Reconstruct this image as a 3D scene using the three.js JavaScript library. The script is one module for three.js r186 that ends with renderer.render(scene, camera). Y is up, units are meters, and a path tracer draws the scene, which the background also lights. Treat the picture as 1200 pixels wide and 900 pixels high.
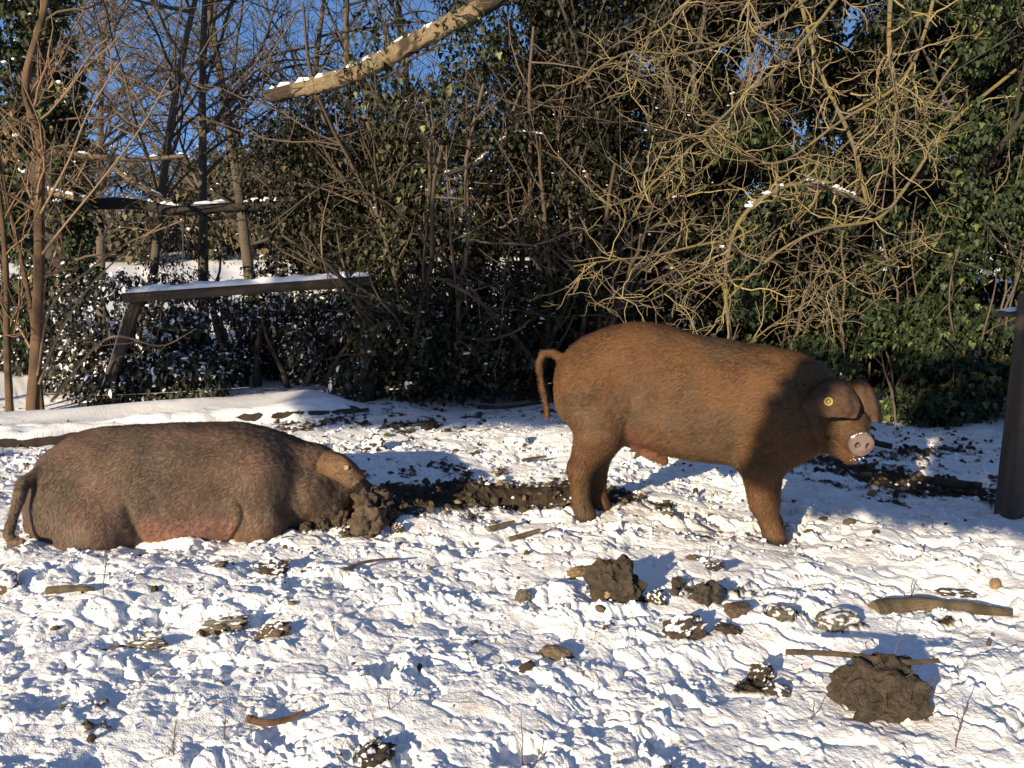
import * as THREE from 'three';
import { mergeGeometries, mergeVertices } from 'three/addons/utils/BufferGeometryUtils.js';
import { createNoise2D, createNoise3D } from 'simplex-noise';

// ---------------------------------------------------------------- camera, sky, sun, exposure
const scene = new THREE.Scene();
const FOC = 1000, CAM_Y = 1.3, PITCH = Math.atan(150 / 1000);       // photo pixels, metres
const camera = new THREE.PerspectiveCamera(2 * Math.atan(450 / FOC) * 180 / Math.PI, 4 / 3, 0.05, 900);
camera.position.set(0, CAM_Y, 0);
camera.rotation.x = -PITCH;
scene.add(camera);

const SUN_AZ = 32 * Math.PI / 180, SUN_EL = 16 * Math.PI / 180;     // behind the camera, to its left, low winter sun
const SUN = new THREE.Vector3(-Math.sin(SUN_AZ) * Math.cos(SUN_EL), Math.sin(SUN_EL), Math.cos(SUN_AZ) * Math.cos(SUN_EL));
{
  const w = 512, h = 256, d = new Float32Array(w * h * 4);
  const zen = [0.06, 0.10, 0.20], low = [0.088, 0.25, 0.58], hor = [0.2, 0.36, 0.6];
  const v = new THREE.Vector3();
  for (let j = 0; j < h; j++) for (let i = 0; i < w; i++) {
    const el = ((j + .5) / h - .5) * Math.PI, az = ((i + .5) / w - .5) * 2 * Math.PI;
    v.set(Math.cos(el) * Math.cos(az), Math.sin(el), Math.cos(el) * Math.sin(az));
    const e = Math.max(0, Math.sin(el)), g = Math.max(0, v.dot(SUN));
    const a = Math.exp(-e * 11), b = Math.exp(-e * 4), glow = .35 * g ** 6 + .5 * g ** 40;
    for (let c = 0; c < 3; c++) {
      let x = zen[c] * (1 - b) + low[c] * b; x = x * (1 - a) + hor[c] * a;
      d[(j * w + i) * 4 + c] = x + glow * [.5, .42, .32][c] * .6;
    }
    d[(j * w + i) * 4 + 3] = 1;
  }
  const t = new THREE.DataTexture(d, w, h, THREE.RGBAFormat, THREE.FloatType);
  t.mapping = THREE.EquirectangularReflectionMapping; t.magFilter = THREE.LinearFilter; t.needsUpdate = true;
  scene.background = t; scene.environment = t;
}
const sun = new THREE.DirectionalLight(new THREE.Color().setRGB(1, .83, .58), 5);
sun.target.position.set(0, 0, -5); sun.position.copy(SUN).multiplyScalar(40).add(sun.target.position);
sun.castShadow = true; sun.shadow.mapSize.set(4096, 4096);
Object.assign(sun.shadow.camera, { left: -14, right: 14, top: 10, bottom: -10, near: 1, far: 90 });
scene.add(sun, sun.target);

const renderer = new THREE.WebGLRenderer({ antialias: true });
renderer.setSize(1024, 768);
renderer.toneMapping = THREE.LinearToneMapping;
renderer.toneMappingExposure = 1.6;
renderer.shadowMap.enabled = true;

// ---------------------------------------------------------------- helpers
function rng(seed) { let a = seed >>> 0; return () => { a = (a + 0x6D2B79F5) | 0; let t = Math.imul(a ^ (a >>> 15), 1 | a); t = (t + Math.imul(t ^ (t >>> 7), 61 | t)) ^ t; return ((t ^ (t >>> 14)) >>> 0) / 4294967296; }; }
const n2 = createNoise2D(rng(11)), n3 = createNoise3D(rng(12));
const clamp = (x, a, b) => x < a ? a : x > b ? b : x, mixf = (a, b, t) => a + (b - a) * t;
const sstep = (a, b, x) => { x = clamp((x - a) / (b - a), 0, 1); return x * x * (3 - 2 * x); };
const V = (x, y, z) => new THREE.Vector3(x, y, z);
const cp = Math.cos(PITCH), sp = Math.sin(PITCH);
function dirOf(px, py) { const x = (px - 600) / FOC, y = (450 - py) / FOC; return V(x, cp * y - sp, -sp * y - cp); }
function atZ(px, py, z) { const d = dirOf(px, py), t = z / d.z; return V(d.x * t, CAM_Y + d.y * t, z); }     // the point of a pixel's ray at world depth z
function onFlat(px, py, y = 0) { const d = dirOf(px, py), t = (y - CAM_Y) / d.y; return V(d.x * t, y, d.z * t); }
const used = {};
function numbered(name) { const n = used[name] = (used[name] ?? -1) + 1; return n ? `${name}_${String(n).padStart(3, '0')}` : name; }
function tag(o, label, category, group, kind) { o.userData.label = label; o.userData.category = category; if (group) o.userData.group = group; if (kind) o.userData.kind = kind; return o; }
function base(name, label, category, pos, group) { const g = new THREE.Group(); g.name = numbered(name); if (pos) g.position.copy(pos); scene.add(g); return tag(g, label, category, group); }
function mesh(name, geo, mat, parent) { const m = new THREE.Mesh(geo, mat); m.name = parent === scene ? numbered(name) : name; m.castShadow = m.receiveShadow = true; parent.add(m); return m; }
const lin = (r, g, b) => new THREE.Color().setRGB(r, g, b);
function noiseTex(size, seed, fn, srgb) {
  const d = new Uint8Array(size * size * 4), nn = createNoise3D(rng(seed));
  // tiles: noise on a torus-like blend of two shifted samples
  const tile = (x, y, f) => { const s = (a, b) => nn(a * f, b * f, seed); const wx = sstep(0, 1, x), wy = sstep(0, 1, y); return mixf(mixf(s(x + 1, y + 1), s(x, y + 1), wx), mixf(s(x + 1, y), s(x, y), wx), wy); };
  for (let j = 0; j < size; j++) for (let i = 0; i < size; i++) { const c = fn(i / size, j / size, tile); const k = (j * size + i) * 4; for (let q = 0; q < 3; q++) d[k + q] = clamp(c[q] ?? c[0], 0, 1) * 255; d[k + 3] = 255; }
  const t = new THREE.DataTexture(d, size, size); t.wrapS = t.wrapT = THREE.RepeatWrapping; t.magFilter = THREE.LinearFilter; t.minFilter = THREE.LinearMipmapLinearFilter; t.generateMipmaps = true; if (srgb) t.colorSpace = THREE.SRGBColorSpace; t.needsUpdate = true; return t;
}
const grainTex = noiseTex(512, 5, (x, y, t) => [.5 + .25 * t(x, y, 18) + .18 * t(x, y, 45) + .14 * t(x, y, 100)]);
const barkTex = noiseTex(512, 7, (x, y, t) => { const s = (a, b) => .5 + .3 * t(a, b, 1); return [.5 + .28 * Math.sin(t(x, y, 3) * 5 + t(x, y * .18, 40) * 3.5) + .2 * t(x, y, 60)]; });

// tubes along polylines, all of one part merged into one geometry
class Tubes {
  constructor() { this.p = []; this.n = []; this.c = []; this.u = []; this.i = []; }
  path(pts, rad, sides = 4, col = [1, 1, 1], rough = 0) {
    const N = pts.length, up = V(0, 0, 0), t = V(0, 0, 0), a = V(0, 0, 0), b = V(0, 0, 0); let L = 0;
    const start = this.p.length / 3;
    for (let k = 0; k < N; k++) {
      t.subVectors(pts[Math.min(N - 1, k + 1)], pts[Math.max(0, k - 1)]).normalize();
      if (k === 0) { up.set(.31, .2, .93); if (Math.abs(t.dot(up)) > .9) up.set(.9, .3, .1); }
      a.copy(up).addScaledVector(t, -up.dot(t)).normalize(); up.copy(a); b.crossVectors(t, a);
      if (k) L += pts[k].distanceTo(pts[k - 1]);
      const r = typeof rad === 'function' ? rad(k / (N - 1)) : rad[k];
      for (let s = 0; s <= sides; s++) {
        const th = (s % sides) / sides * Math.PI * 2, cx = Math.cos(th), sx = Math.sin(th);
        const nx = a.x * cx + b.x * sx, ny = a.y * cx + b.y * sx, nz = a.z * cx + b.z * sx;
        let rr = r; if (rough) rr *= 1 + rough * n3(pts[k].x * 9 + nx * 1.3, pts[k].y * 9 + ny * 1.3, pts[k].z * 9 + nz * 1.3) + rough * .5 * n3(pts[k].x * 4 + nx * 4, pts[k].y * 4 + ny * 4, nz * 4);
        this.p.push(pts[k].x + nx * rr, pts[k].y + ny * rr, pts[k].z + nz * rr); this.n.push(nx, ny, nz);
        const cc = typeof col === 'function' ? col(pts[k], ny, k / (N - 1)) : col; this.c.push(cc[0], cc[1], cc[2]); this.u.push(s / sides * Math.max(1, Math.round(r * 6.28 / .15)) , L / .3);
      }
    }
    const w = sides + 1;
    for (let k = 0; k < N - 1; k++) for (let s = 0; s < sides; s++) { const q = start + k * w + s; this.i.push(q, q + 1, q + w, q + 1, q + w + 1, q + w); }
    for (const [k, flip] of [[0, 1], [N - 1, 0]]) {   // end caps
      const c0 = this.p.length / 3, e = k ? 1 : -1; t.subVectors(pts[Math.min(N - 1, k + 1)], pts[Math.max(0, k - 1)]).normalize().multiplyScalar(e);
      const cc = typeof col === 'function' ? col(pts[k], 0, k ? 1 : 0) : col;
      this.p.push(pts[k].x, pts[k].y, pts[k].z); this.n.push(t.x, t.y, t.z); this.c.push(...cc); this.u.push(.5, .5);
      for (let s = 0; s < sides; s++) { const o = (start + k * w + s) * 3; this.p.push(this.p[o], this.p[o + 1], this.p[o + 2]); this.n.push(t.x, t.y, t.z); this.c.push(...cc); this.u.push(.5, .5); }
      for (let s = 0; s < sides; s++) { const x = c0 + 1 + s, y = c0 + 1 + (s + 1) % sides; flip ? this.i.push(c0, y, x) : this.i.push(c0, x, y); }
    }
    return this;
  }
  geometry() { const g = new THREE.BufferGeometry(); g.setAttribute('position', new THREE.Float32BufferAttribute(this.p, 3)); g.setAttribute('normal', new THREE.Float32BufferAttribute(this.n, 3)); g.setAttribute('color', new THREE.Float32BufferAttribute(this.c, 3)); g.setAttribute('uv', new THREE.Float32BufferAttribute(this.u, 2)); g.setIndex(this.i); return g; }
  build(name, mat, parent) { return mesh(name, this.geometry(), mat, parent); }
}
const curve = (pts, n) => new THREE.CatmullRomCurve3(pts, false, 'centripetal').getPoints(n);
// one branch with its side twigs; tips collects points where leaves may sit
function grow(T, R, p, d, len, r, lvl, o, tips) {
  const seg = Math.max(3, Math.min(9, Math.round(len / o.step))), pts = [p.clone()], dir = d.clone().normalize(), q = p.clone();
  for (let k = 0; k < seg; k++) {
    dir.x += (R() - .5) * o.wob; dir.y += (R() - .5) * o.wob + o.lift * (1 / seg); dir.z += (R() - .5) * o.wob; dir.normalize();
    q.addScaledVector(dir, len / seg); pts.push(q.clone());
  }
  const r1 = Math.max(o.rmin, r * .35);
  const tone = .75 + R() * .5, c = o.col(lvl, R).map(x => x * tone);
  T.path(pts, f => mixf(r, r1, f), r > .02 ? 7 : r > .008 ? 5 : 4, c, r > .03 ? .12 : 0);
  if (tips) for (let k = 1; k < pts.length; k++) tips.push(pts[k]);
  if (lvl <= 0) return;
  const n = Math.max(1, Math.round(len * o.dens * (.7 + R() * .6)));
  for (let i = 0; i < n; i++) {
    const f = .18 + .8 * R(), k = Math.min(seg - 1, Math.floor(f * seg)), pos = pts[k].clone().lerp(pts[k + 1], f * seg - k);
    const ax = V(R() - .5, R() - .5, (R() - .5) * (o.flat ?? 1)).normalize(), main = pts[k + 1].clone().sub(pts[k]).normalize();
    const nd = main.clone().multiplyScalar(.35 + R() * .6).add(ax.multiplyScalar(.75 + R() * .3)).normalize();
    grow(T, R, pos, nd, len * (o.shrink ?? .5) * (.5 + R() * .7) * (1.15 - f * .5), Math.max(o.rmin, mixf(r, r1, f) * .6), lvl - 1, o, tips);
  }
}
// ---------------------------------------------------------------- ground: trodden snow over mud, one sheet out to the far hill
const PIT = onFlat(578, 582), GA = (px, py, sx, sz, w) => { const p = onFlat(px, py); return [p.x, p.z, sx, sz, w]; };
const MUD = [GA(570, 580, .62, .24, 1.7), GA(655, 585, .3, .2, 1.0), GA(480, 585, .3, .2, .9), GA(430, 600, .30, .12, 1.0), GA(520, 548, .55, .25, .5), GA(640, 560, .3, .2, .4), GA(300, 618, .34, .05, .95),
  GA(1050, 562, .45, .3, .72), GA(985, 540, .38, .3, .62), GA(1130, 572, .4, .26, .68), GA(1090, 530, .5, .3, .45), GA(800, 595, .25, .08, .38), GA(810, 690, .22, .12, .42), GA(310, 660, .14, .07, .5), GA(40, 545, .3, .3, .3), GA(850, 725, .3, .12, .25),
  GA(60, 855, .12, .08, .35), GA(250, 735, .2, .08, .3), GA(440, 880, .06, .04, .5), GA(885, 800, .06, .05, .5), GA(380, 500, .35, .25, .5), GA(1000, 590, .4, .1, .3), GA(500, 500, .4, .3, .35),
  ...[[1043, 845, .15, .07], [722, 706, .10, .06], [893, 800, .07, .05], [318, 672, .09, .05], [440, 892, .06, .04], [800, 746, .10, .05], [832, 706, .09, .05], [262, 738, .07, .04], [318, 746, .06, .04], [985, 733, .08, .05], [1100, 722, .12, .04], [85, 700, .06, .03], [652, 770, .06, .04]].map(([x, y, a, b]) => GA(x, y, a, b, .36))];
function mudAt(x, z) {
  let w = 0; for (const m of MUD) { const a = (x - m[0]) / m[2], b = (z - m[1]) / m[3]; w += m[4] * Math.exp(-(a * a + b * b)); }
  if (bank(x, z) > .06) return 0;
  if (z < -5.6) w += .3 * sstep(-5.6, -7.2, z) * (z > -13 ? 1 : 0);
  const v = w + .34 * n2(x * 2.7, z * 2.7) + .26 * n2(x * 8 + 7, z * 8) + .2 * n2(x * 23, z * 23 + 3) + .12 * n2(x * 60, z * 60);
  return sstep(.48, .62, v);
}
const MOUND = [GA(1085, 726, .05, .035, .05), GA(1052, 722, .04, .03, .03), GA(1165, 728, .05, .03, .03), GA(702, 718, .05, .03, .05), GA(745, 716, .04, .03, .03), GA(1010, 856, .05, .03, .045), GA(1078, 858, .06, .03, .04), GA(812, 760, .06, .03, .04), GA(868, 752, .05, .03, .03), GA(985, 745, .07, .03, .04), GA(905, 825, .04, .025, .03), GA(265, 750, .06, .03, .03), GA(325, 757, .05, .03, .03), GA(60, 706, .05, .03, .03), GA(310, 866, .04, .02, .02), GA(120, 640, .1, .03, .03), GA(215, 632, .12, .03, .035), GA(660, 782, .05, .03, .03)];
const hash = (i, j, k) => { let h = Math.imul(i, 374761393) + Math.imul(j, 668265263) + Math.imul(k, 2147483629) | 0; h = Math.imul(h ^ (h >>> 13), 1274126177); return ((h ^ (h >>> 16)) >>> 0) / 4294967296; };
function crumbs(x, z) {                                                 // distance to the nearest of scattered points: rounded crumbs
  const i0 = Math.floor(x), j0 = Math.floor(z); let m = 9;
  for (let i = i0 - 1; i <= i0 + 1; i++) for (let j = j0 - 1; j <= j0 + 1; j++) { const a = i + hash(i, j, 11) - x, b = j + hash(i, j, 12) - z, d = a * a + b * b - .25 * hash(i, j, 13); if (d < m) m = d; }
  return m;
}
function pits(x, z) {
  const S = .23, i0 = Math.floor(x / S), j0 = Math.floor(z / S); let h = 0;
  for (let i = i0 - 1; i <= i0 + 1; i++) for (let j = j0 - 1; j <= j0 + 1; j++) {
    if (hash(i, j, 1) > .3) continue;
    const cx = (i + hash(i, j, 2)) * S, cz = (j + hash(i, j, 3)) * S, r = .04 + .055 * hash(i, j, 4), an = hash(i, j, 6) * 3.1;
    const dx = x - cx, dz = z - cz, u = (dx * Math.cos(an) + dz * Math.sin(an)) / r, v = (-dx * Math.sin(an) + dz * Math.cos(an)) / (r * (.6 + .5 * hash(i, j, 7)));
    const d = Math.sqrt(u * u + v * v) + .25 * n2(x * 30, z * 30);
    if (d < 1.6) h += -(.018 + .045 * hash(i, j, 5)) * (1 - sstep(.5, 1.1, d)) + .012 * Math.exp(-((d - 1.25) ** 2) / .05);
  }
  return h;
}
function farRise(x, z) { return z < -13 ? .12 + (Math.min(-z, 90) - 13) * .075 + .5 * sstep(-20, -60, z) * n2(x * .03, z * .03) : .12 * sstep(-6, -11, z); }
const LOG_A = atZ(-60, 530, -5.55), LOG_B = atZ(432, 486, -6.95), LOG_D = V(LOG_B.x - LOG_A.x, 0, LOG_B.z - LOG_A.z), LOG_L = LOG_D.length(); LOG_D.normalize();
function bank(x, z) {                                                   // snow banked up behind the long log
  const ax = x - LOG_A.x, az = z - LOG_A.z, u = ax * LOG_D.x + az * LOG_D.z, v = ax * LOG_D.z - az * LOG_D.x;
  return (.13 + .02 * n2(x * .9, z * .9)) * sstep(-.01, .13, v + .02 * n2(x * 4, z * 4)) * (1 - sstep(.5, 1.5, v)) * sstep(LOG_L + .15, LOG_L - .35, u);
}
function smoothH(x, z) {                                                // the large shape of the ground
  const d = Math.hypot((x - PIT.x) / .62, (z - PIT.z) / .2);
  return farRise(x, z) + bank(x, z) + .03 * n2(x * .8, z * .8) - .085 * (1 - sstep(.4, 1.25, d + .12 * n2(x * 6, z * 6))) + .10 * Math.exp(-(((z + 6.15) / .5) ** 2)) * sstep(-.6, .6, x) * (.6 + .4 * n2(x * 1.7, 4));
}
function H(x, z, mud) {
  let h = smoothH(x, z);
  const near = 1 - sstep(9, 13, Math.hypot(x, z)); if (near <= 0) return h + .05 * n2(x, z);
  const wx = x + .035 * n2(x * 7, z * 7), wz = z + .035 * n2(x * 7 + 40, z * 7);
  const a = Math.abs(n2(wx * 4.2, wz * 4.2)), b = Math.abs(n2(wx * 9.5 + 3, wz * 9.5)), c = Math.abs(n2(wx * 21, wz * 21 + 9)), e = Math.abs(n2(wx * 44, wz * 44)), f = Math.abs(n2(wx * 95, wz * 95));
  const tread = mixf(.35, 1, sstep(-6.6, -5.2, z)) * (1 - .75 * sstep(.03, .1, bank(x, z))) * mixf(.4, 1.05, sstep(-.5, .5, n2(x * 1.3 + 9, z * 1.7) + .4 * n2(x * 4, z * 4 + 5)));
  const q = v => 1 - Math.exp(-v * 3.2);
  let m = .042 * q(a) + .018 * q(b) * (1.2 - a) + .006 * q(c) * (1.3 - b) + .0045 * e + .002 * f + .028 * n2(x * 2.3, z * 2.3);
  const gran = sstep(-.25, .45, n2(x * 2.3 + 7, z * 2.6) + .45 * n2(x * 7, z * 7));
  m += gran * (.016 * (.5 - crumbs(wx * 15, wz * 15)) + .009 * (.5 - crumbs(wx * 34 + 5, wz * 34)) + .004 * (.5 - crumbs(x * 70, z * 70)));
  m += pits(x, z);
  for (const q of MOUND) { const a = (x - q[0]) / q[2], b = (z - q[1]) / q[3]; if (a * a + b * b < 6) m += q[4] * Math.exp(-(a * a + b * b)) * (1 + .5 * n2(x * 25, z * 25)); }
  mud = mud ?? mudAt(x, z);
  const mudM = .03 * a + .03 * b + .022 * c + .012 * e + .006 * f + .028;
  return h + near * tread * .8 * (mixf(m, mudM, mud * .85) - .055);
}
const G = (px, py, lift = 0) => { let p = onFlat(px, py); for (let k = 0; k < 4; k++) p = onFlat(px, py, smoothH(p.x, p.z)); p.y = H(p.x, p.z) + lift; return p; };   // where a pixel's ray meets the ground
{
  const ang = []; const A = 43 * Math.PI / 180;
  for (let a = -Math.PI; a < -A - .01; a += .09) ang.push(a);
  for (let a = -A; a <= A; a += .00235) ang.push(a);
  for (let a = A + .06; a < Math.PI - .03; a += .09) ang.push(a); ang.push(Math.PI);
  const rad = []; for (let r = .25; r < 1.75; r *= 1.16) rad.push(r);
  for (let r = 1.8; r < 8.6; r *= 1.00315) rad.push(r);
  for (let r = 8.7; r < 420; r *= 1.05) rad.push(r);
  const nA = ang.length, nR = rad.length, P = new Float32Array((nA * nR + 1) * 3), C = new Float32Array((nA * nR + 1) * 3), U = new Float32Array((nA * nR + 1) * 2), I = [];
  let k = 0;
  for (let j = 0; j < nR; j++) for (let i = 0; i < nA; i++, k++) {
    const x = Math.sin(ang[i]) * rad[j], z = -Math.cos(ang[i]) * rad[j], m = z > -13 && z < 2 ? mudAt(x, z) : 0, y = H(x, z, m);
    P.set([x, y, z], k * 3); U.set([x / .4, z / .4], k * 2);
    // crushed snow is a little dirty in places; mud varies from wet dark to paler crumb
    const dirt = .5 * sstep(.35, .8, .5 * n2(x * 3 + 5, z * 3) + .5 * n2(x * 14, z * 14 + 2) + (z > -6 ? .08 : 0)), v = .5 + .5 * n2(x * 17 + 3, z * 17), w = .5 + .5 * n2(x * 55, z * 55 + 8);
    const s = [mixf(.88, .62, dirt), mixf(.87, .53, dirt), mixf(.86, .42, dirt)], mm = .55 + .8 * v * w;
    C.set([mixf(s[0], .052 * mm, m), mixf(s[1], .038 * mm, m), mixf(s[2], .025 * mm, m)], k * 3);
  }
  P.set([0, H(0, 0), 0], k * 3); C.set([.87, .87, .89], k * 3);
  for (let j = 0; j < nR - 1; j++) for (let i = 0; i < nA - 1; i++) { const q = j * nA + i; I.push(q, q + 1, q + nA, q + 1, q + nA + 1, q + nA); }
  for (let i = 0; i < nA - 1; i++) I.push(k, i + 1, i);
  const g = new THREE.BufferGeometry(); g.setAttribute('position', new THREE.BufferAttribute(P, 3)); g.setAttribute('color', new THREE.BufferAttribute(C, 3)); g.setAttribute('uv', new THREE.BufferAttribute(U, 2)); g.setIndex(I); g.computeVertexNormals();
  const m = new THREE.MeshPhysicalMaterial({ vertexColors: true, roughness: .8, bumpMap: grainTex, bumpScale: .005, specularIntensity: .35 });
  const o = mesh('ground', g, m, scene); o.userData.kind = 'structure'; o.userData.label = 'trodden snow with bare mud patches';
}
// ---------------------------------------------------------------- the two pigs: one continuous body surface each, meshed from a smooth distance field
function meshField(f, lo, hi, cell) {
  const nx = Math.ceil((hi[0] - lo[0]) / cell) + 1, ny = Math.ceil((hi[1] - lo[1]) / cell) + 1, nz = Math.ceil((hi[2] - lo[2]) / cell) + 1;
  const D = new Float32Array(nx * ny * nz).fill(9), B = 4, id = (i, j, k) => (k * ny + j) * nx + i;
  for (let k = 0; k < nz; k += B) for (let j = 0; j < ny; j += B) for (let i = 0; i < nx; i += B) {
    const c = f(lo[0] + (i + B / 2) * cell, lo[1] + (j + B / 2) * cell, lo[2] + (k + B / 2) * cell);
    const far = Math.abs(c) > cell * B * 1.6;
    for (let kk = k; kk < Math.min(nz, k + B); kk++) for (let jj = j; jj < Math.min(ny, j + B); jj++) for (let ii = i; ii < Math.min(nx, i + B); ii++)
      D[id(ii, jj, kk)] = far ? c : f(lo[0] + ii * cell, lo[1] + jj * cell, lo[2] + kk * cell);
  }
  const map = new Int32Array(nx * ny * nz).fill(-1), P = [], I = [];
  const E = [[0, 1], [2, 3], [4, 5], [6, 7], [0, 2], [1, 3], [4, 6], [5, 7], [0, 4], [1, 5], [2, 6], [3, 7]], v = new Float32Array(8);
  for (let k = 0; k < nz - 1; k++) for (let j = 0; j < ny - 1; j++) for (let i = 0; i < nx - 1; i++) {
    let m = 0; for (let c = 0; c < 8; c++) { v[c] = D[id(i + (c & 1), j + ((c >> 1) & 1), k + (c >> 2))]; if (v[c] < 0) m |= 1 << c; }
    if (m === 0 || m === 255) continue;
    let x = 0, y = 0, z = 0, n = 0;
    for (const [a, b] of E) if ((v[a] < 0) !== (v[b] < 0)) { const t = v[a] / (v[a] - v[b]); x += (a & 1) + t * ((b & 1) - (a & 1)); y += ((a >> 1) & 1) + t * (((b >> 1) & 1) - ((a >> 1) & 1)); z += (a >> 2) + t * ((b >> 2) - (a >> 2)); n++; }
    map[id(i, j, k)] = P.length / 3; P.push(lo[0] + (i + x / n) * cell, lo[1] + (j + y / n) * cell, lo[2] + (k + z / n) * cell);
  }
  const quad = (a, b, c, d, flip) => { if (a < 0 || b < 0 || c < 0 || d < 0) return; flip ? I.push(a, c, b, a, d, c) : I.push(a, b, c, a, c, d); };
  for (let k = 1; k < nz - 1; k++) for (let j = 1; j < ny - 1; j++) for (let i = 1; i < nx - 1; i++) {
    const s = D[id(i, j, k)] < 0;
    if (s !== (D[id(i + 1, j, k)] < 0)) quad(map[id(i, j - 1, k - 1)], map[id(i, j, k - 1)], map[id(i, j, k)], map[id(i, j - 1, k)], !s);
    if (s !== (D[id(i, j + 1, k)] < 0)) quad(map[id(i - 1, j, k - 1)], map[id(i - 1, j, k)], map[id(i, j, k)], map[id(i, j, k - 1)], !s);
    if (s !== (D[id(i, j, k + 1)] < 0)) quad(map[id(i - 1, j - 1, k)], map[id(i, j - 1, k)], map[id(i, j, k)], map[id(i - 1, j, k)], !s);
  }
  const N = new Float32Array(P.length), h = cell * .6;
  for (let q = 0; q < P.length; q += 3) {
    const x = P[q], y = P[q + 1], z = P[q + 2]; let a = f(x + h, y, z) - f(x - h, y, z), b = f(x, y + h, z) - f(x, y - h, z), c = f(x, y, z + h) - f(x, y, z - h);
    const l = Math.hypot(a, b, c) || 1; N[q] = a / l; N[q + 1] = b / l; N[q + 2] = c / l;
  }
  const g = new THREE.BufferGeometry(); g.setAttribute('position', new THREE.Float32BufferAttribute(P, 3)); g.setAttribute('normal', new THREE.BufferAttribute(N, 3)); g.setIndex(I); return g;
}
const smin = (a, b, k) => { const h = clamp(.5 + .5 * (b - a) / k, 0, 1); return b + (a - b) * h - k * h * (1 - h); };
function cone(x, y, z, a, b) {           // a, b: [x, y, z, r] tapered capsule
  const dx = b[0] - a[0], dy = b[1] - a[1], dz = b[2] - a[2], l2 = dx * dx + dy * dy + dz * dz || 1e-9;
  const t = clamp(((x - a[0]) * dx + (y - a[1]) * dy + (z - a[2]) * dz) / l2, 0, 1);
  return Math.hypot(x - a[0] - dx * t, y - a[1] - dy * t, z - a[2] - dz * t) - (a[3] + (b[3] - a[3]) * t);
}
const chain = (x, y, z, c) => { let d = 9; for (let i = 0; i < c.length - 1; i++) d = Math.min(d, cone(x, y, z, c[i], c[i + 1])); return d; };
function ellip(x, y, z, c, r) { const a = (x - c[0]) / r[0], b = (y - c[1]) / r[1], e = (z - c[2]) / r[2]; return (Math.sqrt(a * a + b * b + e * e) - 1) * Math.min(r[0], r[1], r[2]); }
function torso(rows) {                   // rows: [s, top, bottom, half width, sideways]
  const N = 240, s0 = rows[0][0], s1 = rows[rows.length - 1][0], tab = [];
  const c = rows.map(r => V(r[1], r[2], r[3])), S = rows.map(r => r[0]);
  const cub = (k, s) => { // monotone-ish cubic through the rows
    let i = 0; while (i < S.length - 2 && s > S[i + 1]) i++;
    const h = S[i + 1] - S[i], t = clamp((s - S[i]) / h, 0, 1), y = j => rows[clamp(j, 0, rows.length - 1)][k] ?? 0, xs = j => S[clamp(j, 0, S.length - 1)];
    const sl = j => { const a = (y(j + 1) - y(j - 1)) / Math.max(1e-4, xs(j + 1) - xs(j - 1)); return a; };
    const t2 = t * t, t3 = t2 * t; return (2 * t3 - 3 * t2 + 1) * y(i) + (t3 - 2 * t2 + t) * h * sl(i) + (-2 * t3 + 3 * t2) * y(i + 1) + (t3 - t2) * h * sl(i + 1);
  };
  for (let q = 0; q <= N; q++) { const s = s0 + (s1 - s0) * q / N, t = cub(1, s), b = cub(2, s); tab.push([(t + b) / 2, (t - b) / 2, cub(3, s), cub(4, s)]); }
  return (x, y, z) => {
    const u = clamp((x - s0) / (s1 - s0), 0, 1) * N, i = Math.min(N - 1, Math.floor(u)), f = u - i, A = tab[i], B = tab[i + 1];
    const cy = mixf(A[0], B[0], f), ry = Math.max(.01, mixf(A[1], B[1], f)), rz = Math.max(.01, mixf(A[2], B[2], f)), cz = mixf(A[3], B[3], f);
    const a = Math.abs(y - cy) / ry, b = Math.abs(z - cz) / rz, k = Math.pow(a ** 2.25 + b ** 2.25, 1 / 2.25);
    const d = (k - 1) * Math.min(ry, rz), e = Math.max(s0 - x, x - s1, 0);
    return e > 0 ? Math.hypot(Math.max(d, 0), e) : d;
  };
}
const skinMat = new THREE.MeshPhysicalMaterial({ vertexColors: true, roughness: .82, specularIntensity: .3 });
const hairMat = new THREE.MeshPhysicalMaterial({ color: 0xffffff, roughness: .55, specularIntensity: .35, side: THREE.DoubleSide });
function paint(g, fn) { const p = g.attributes.position, n = g.attributes.normal, C = new Float32Array(p.count * 3); for (let i = 0; i < p.count; i++) C.set(fn(p.getX(i), p.getY(i), p.getZ(i), n.getX(i), n.getY(i), n.getZ(i)), i * 3); g.setAttribute('color', new THREE.BufferAttribute(C, 3)); return g; }
const hairGeo = new THREE.BufferGeometry();
hairGeo.setAttribute('position', new THREE.Float32BufferAttribute([-.5, 0, 0, .5, 0, 0, .38, .12, .55, -.38, .12, .55, 0, .10, 1], 3));
hairGeo.setIndex([0, 1, 2, 0, 2, 3, 3, 2, 4]); hairGeo.computeVertexNormals();
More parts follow.
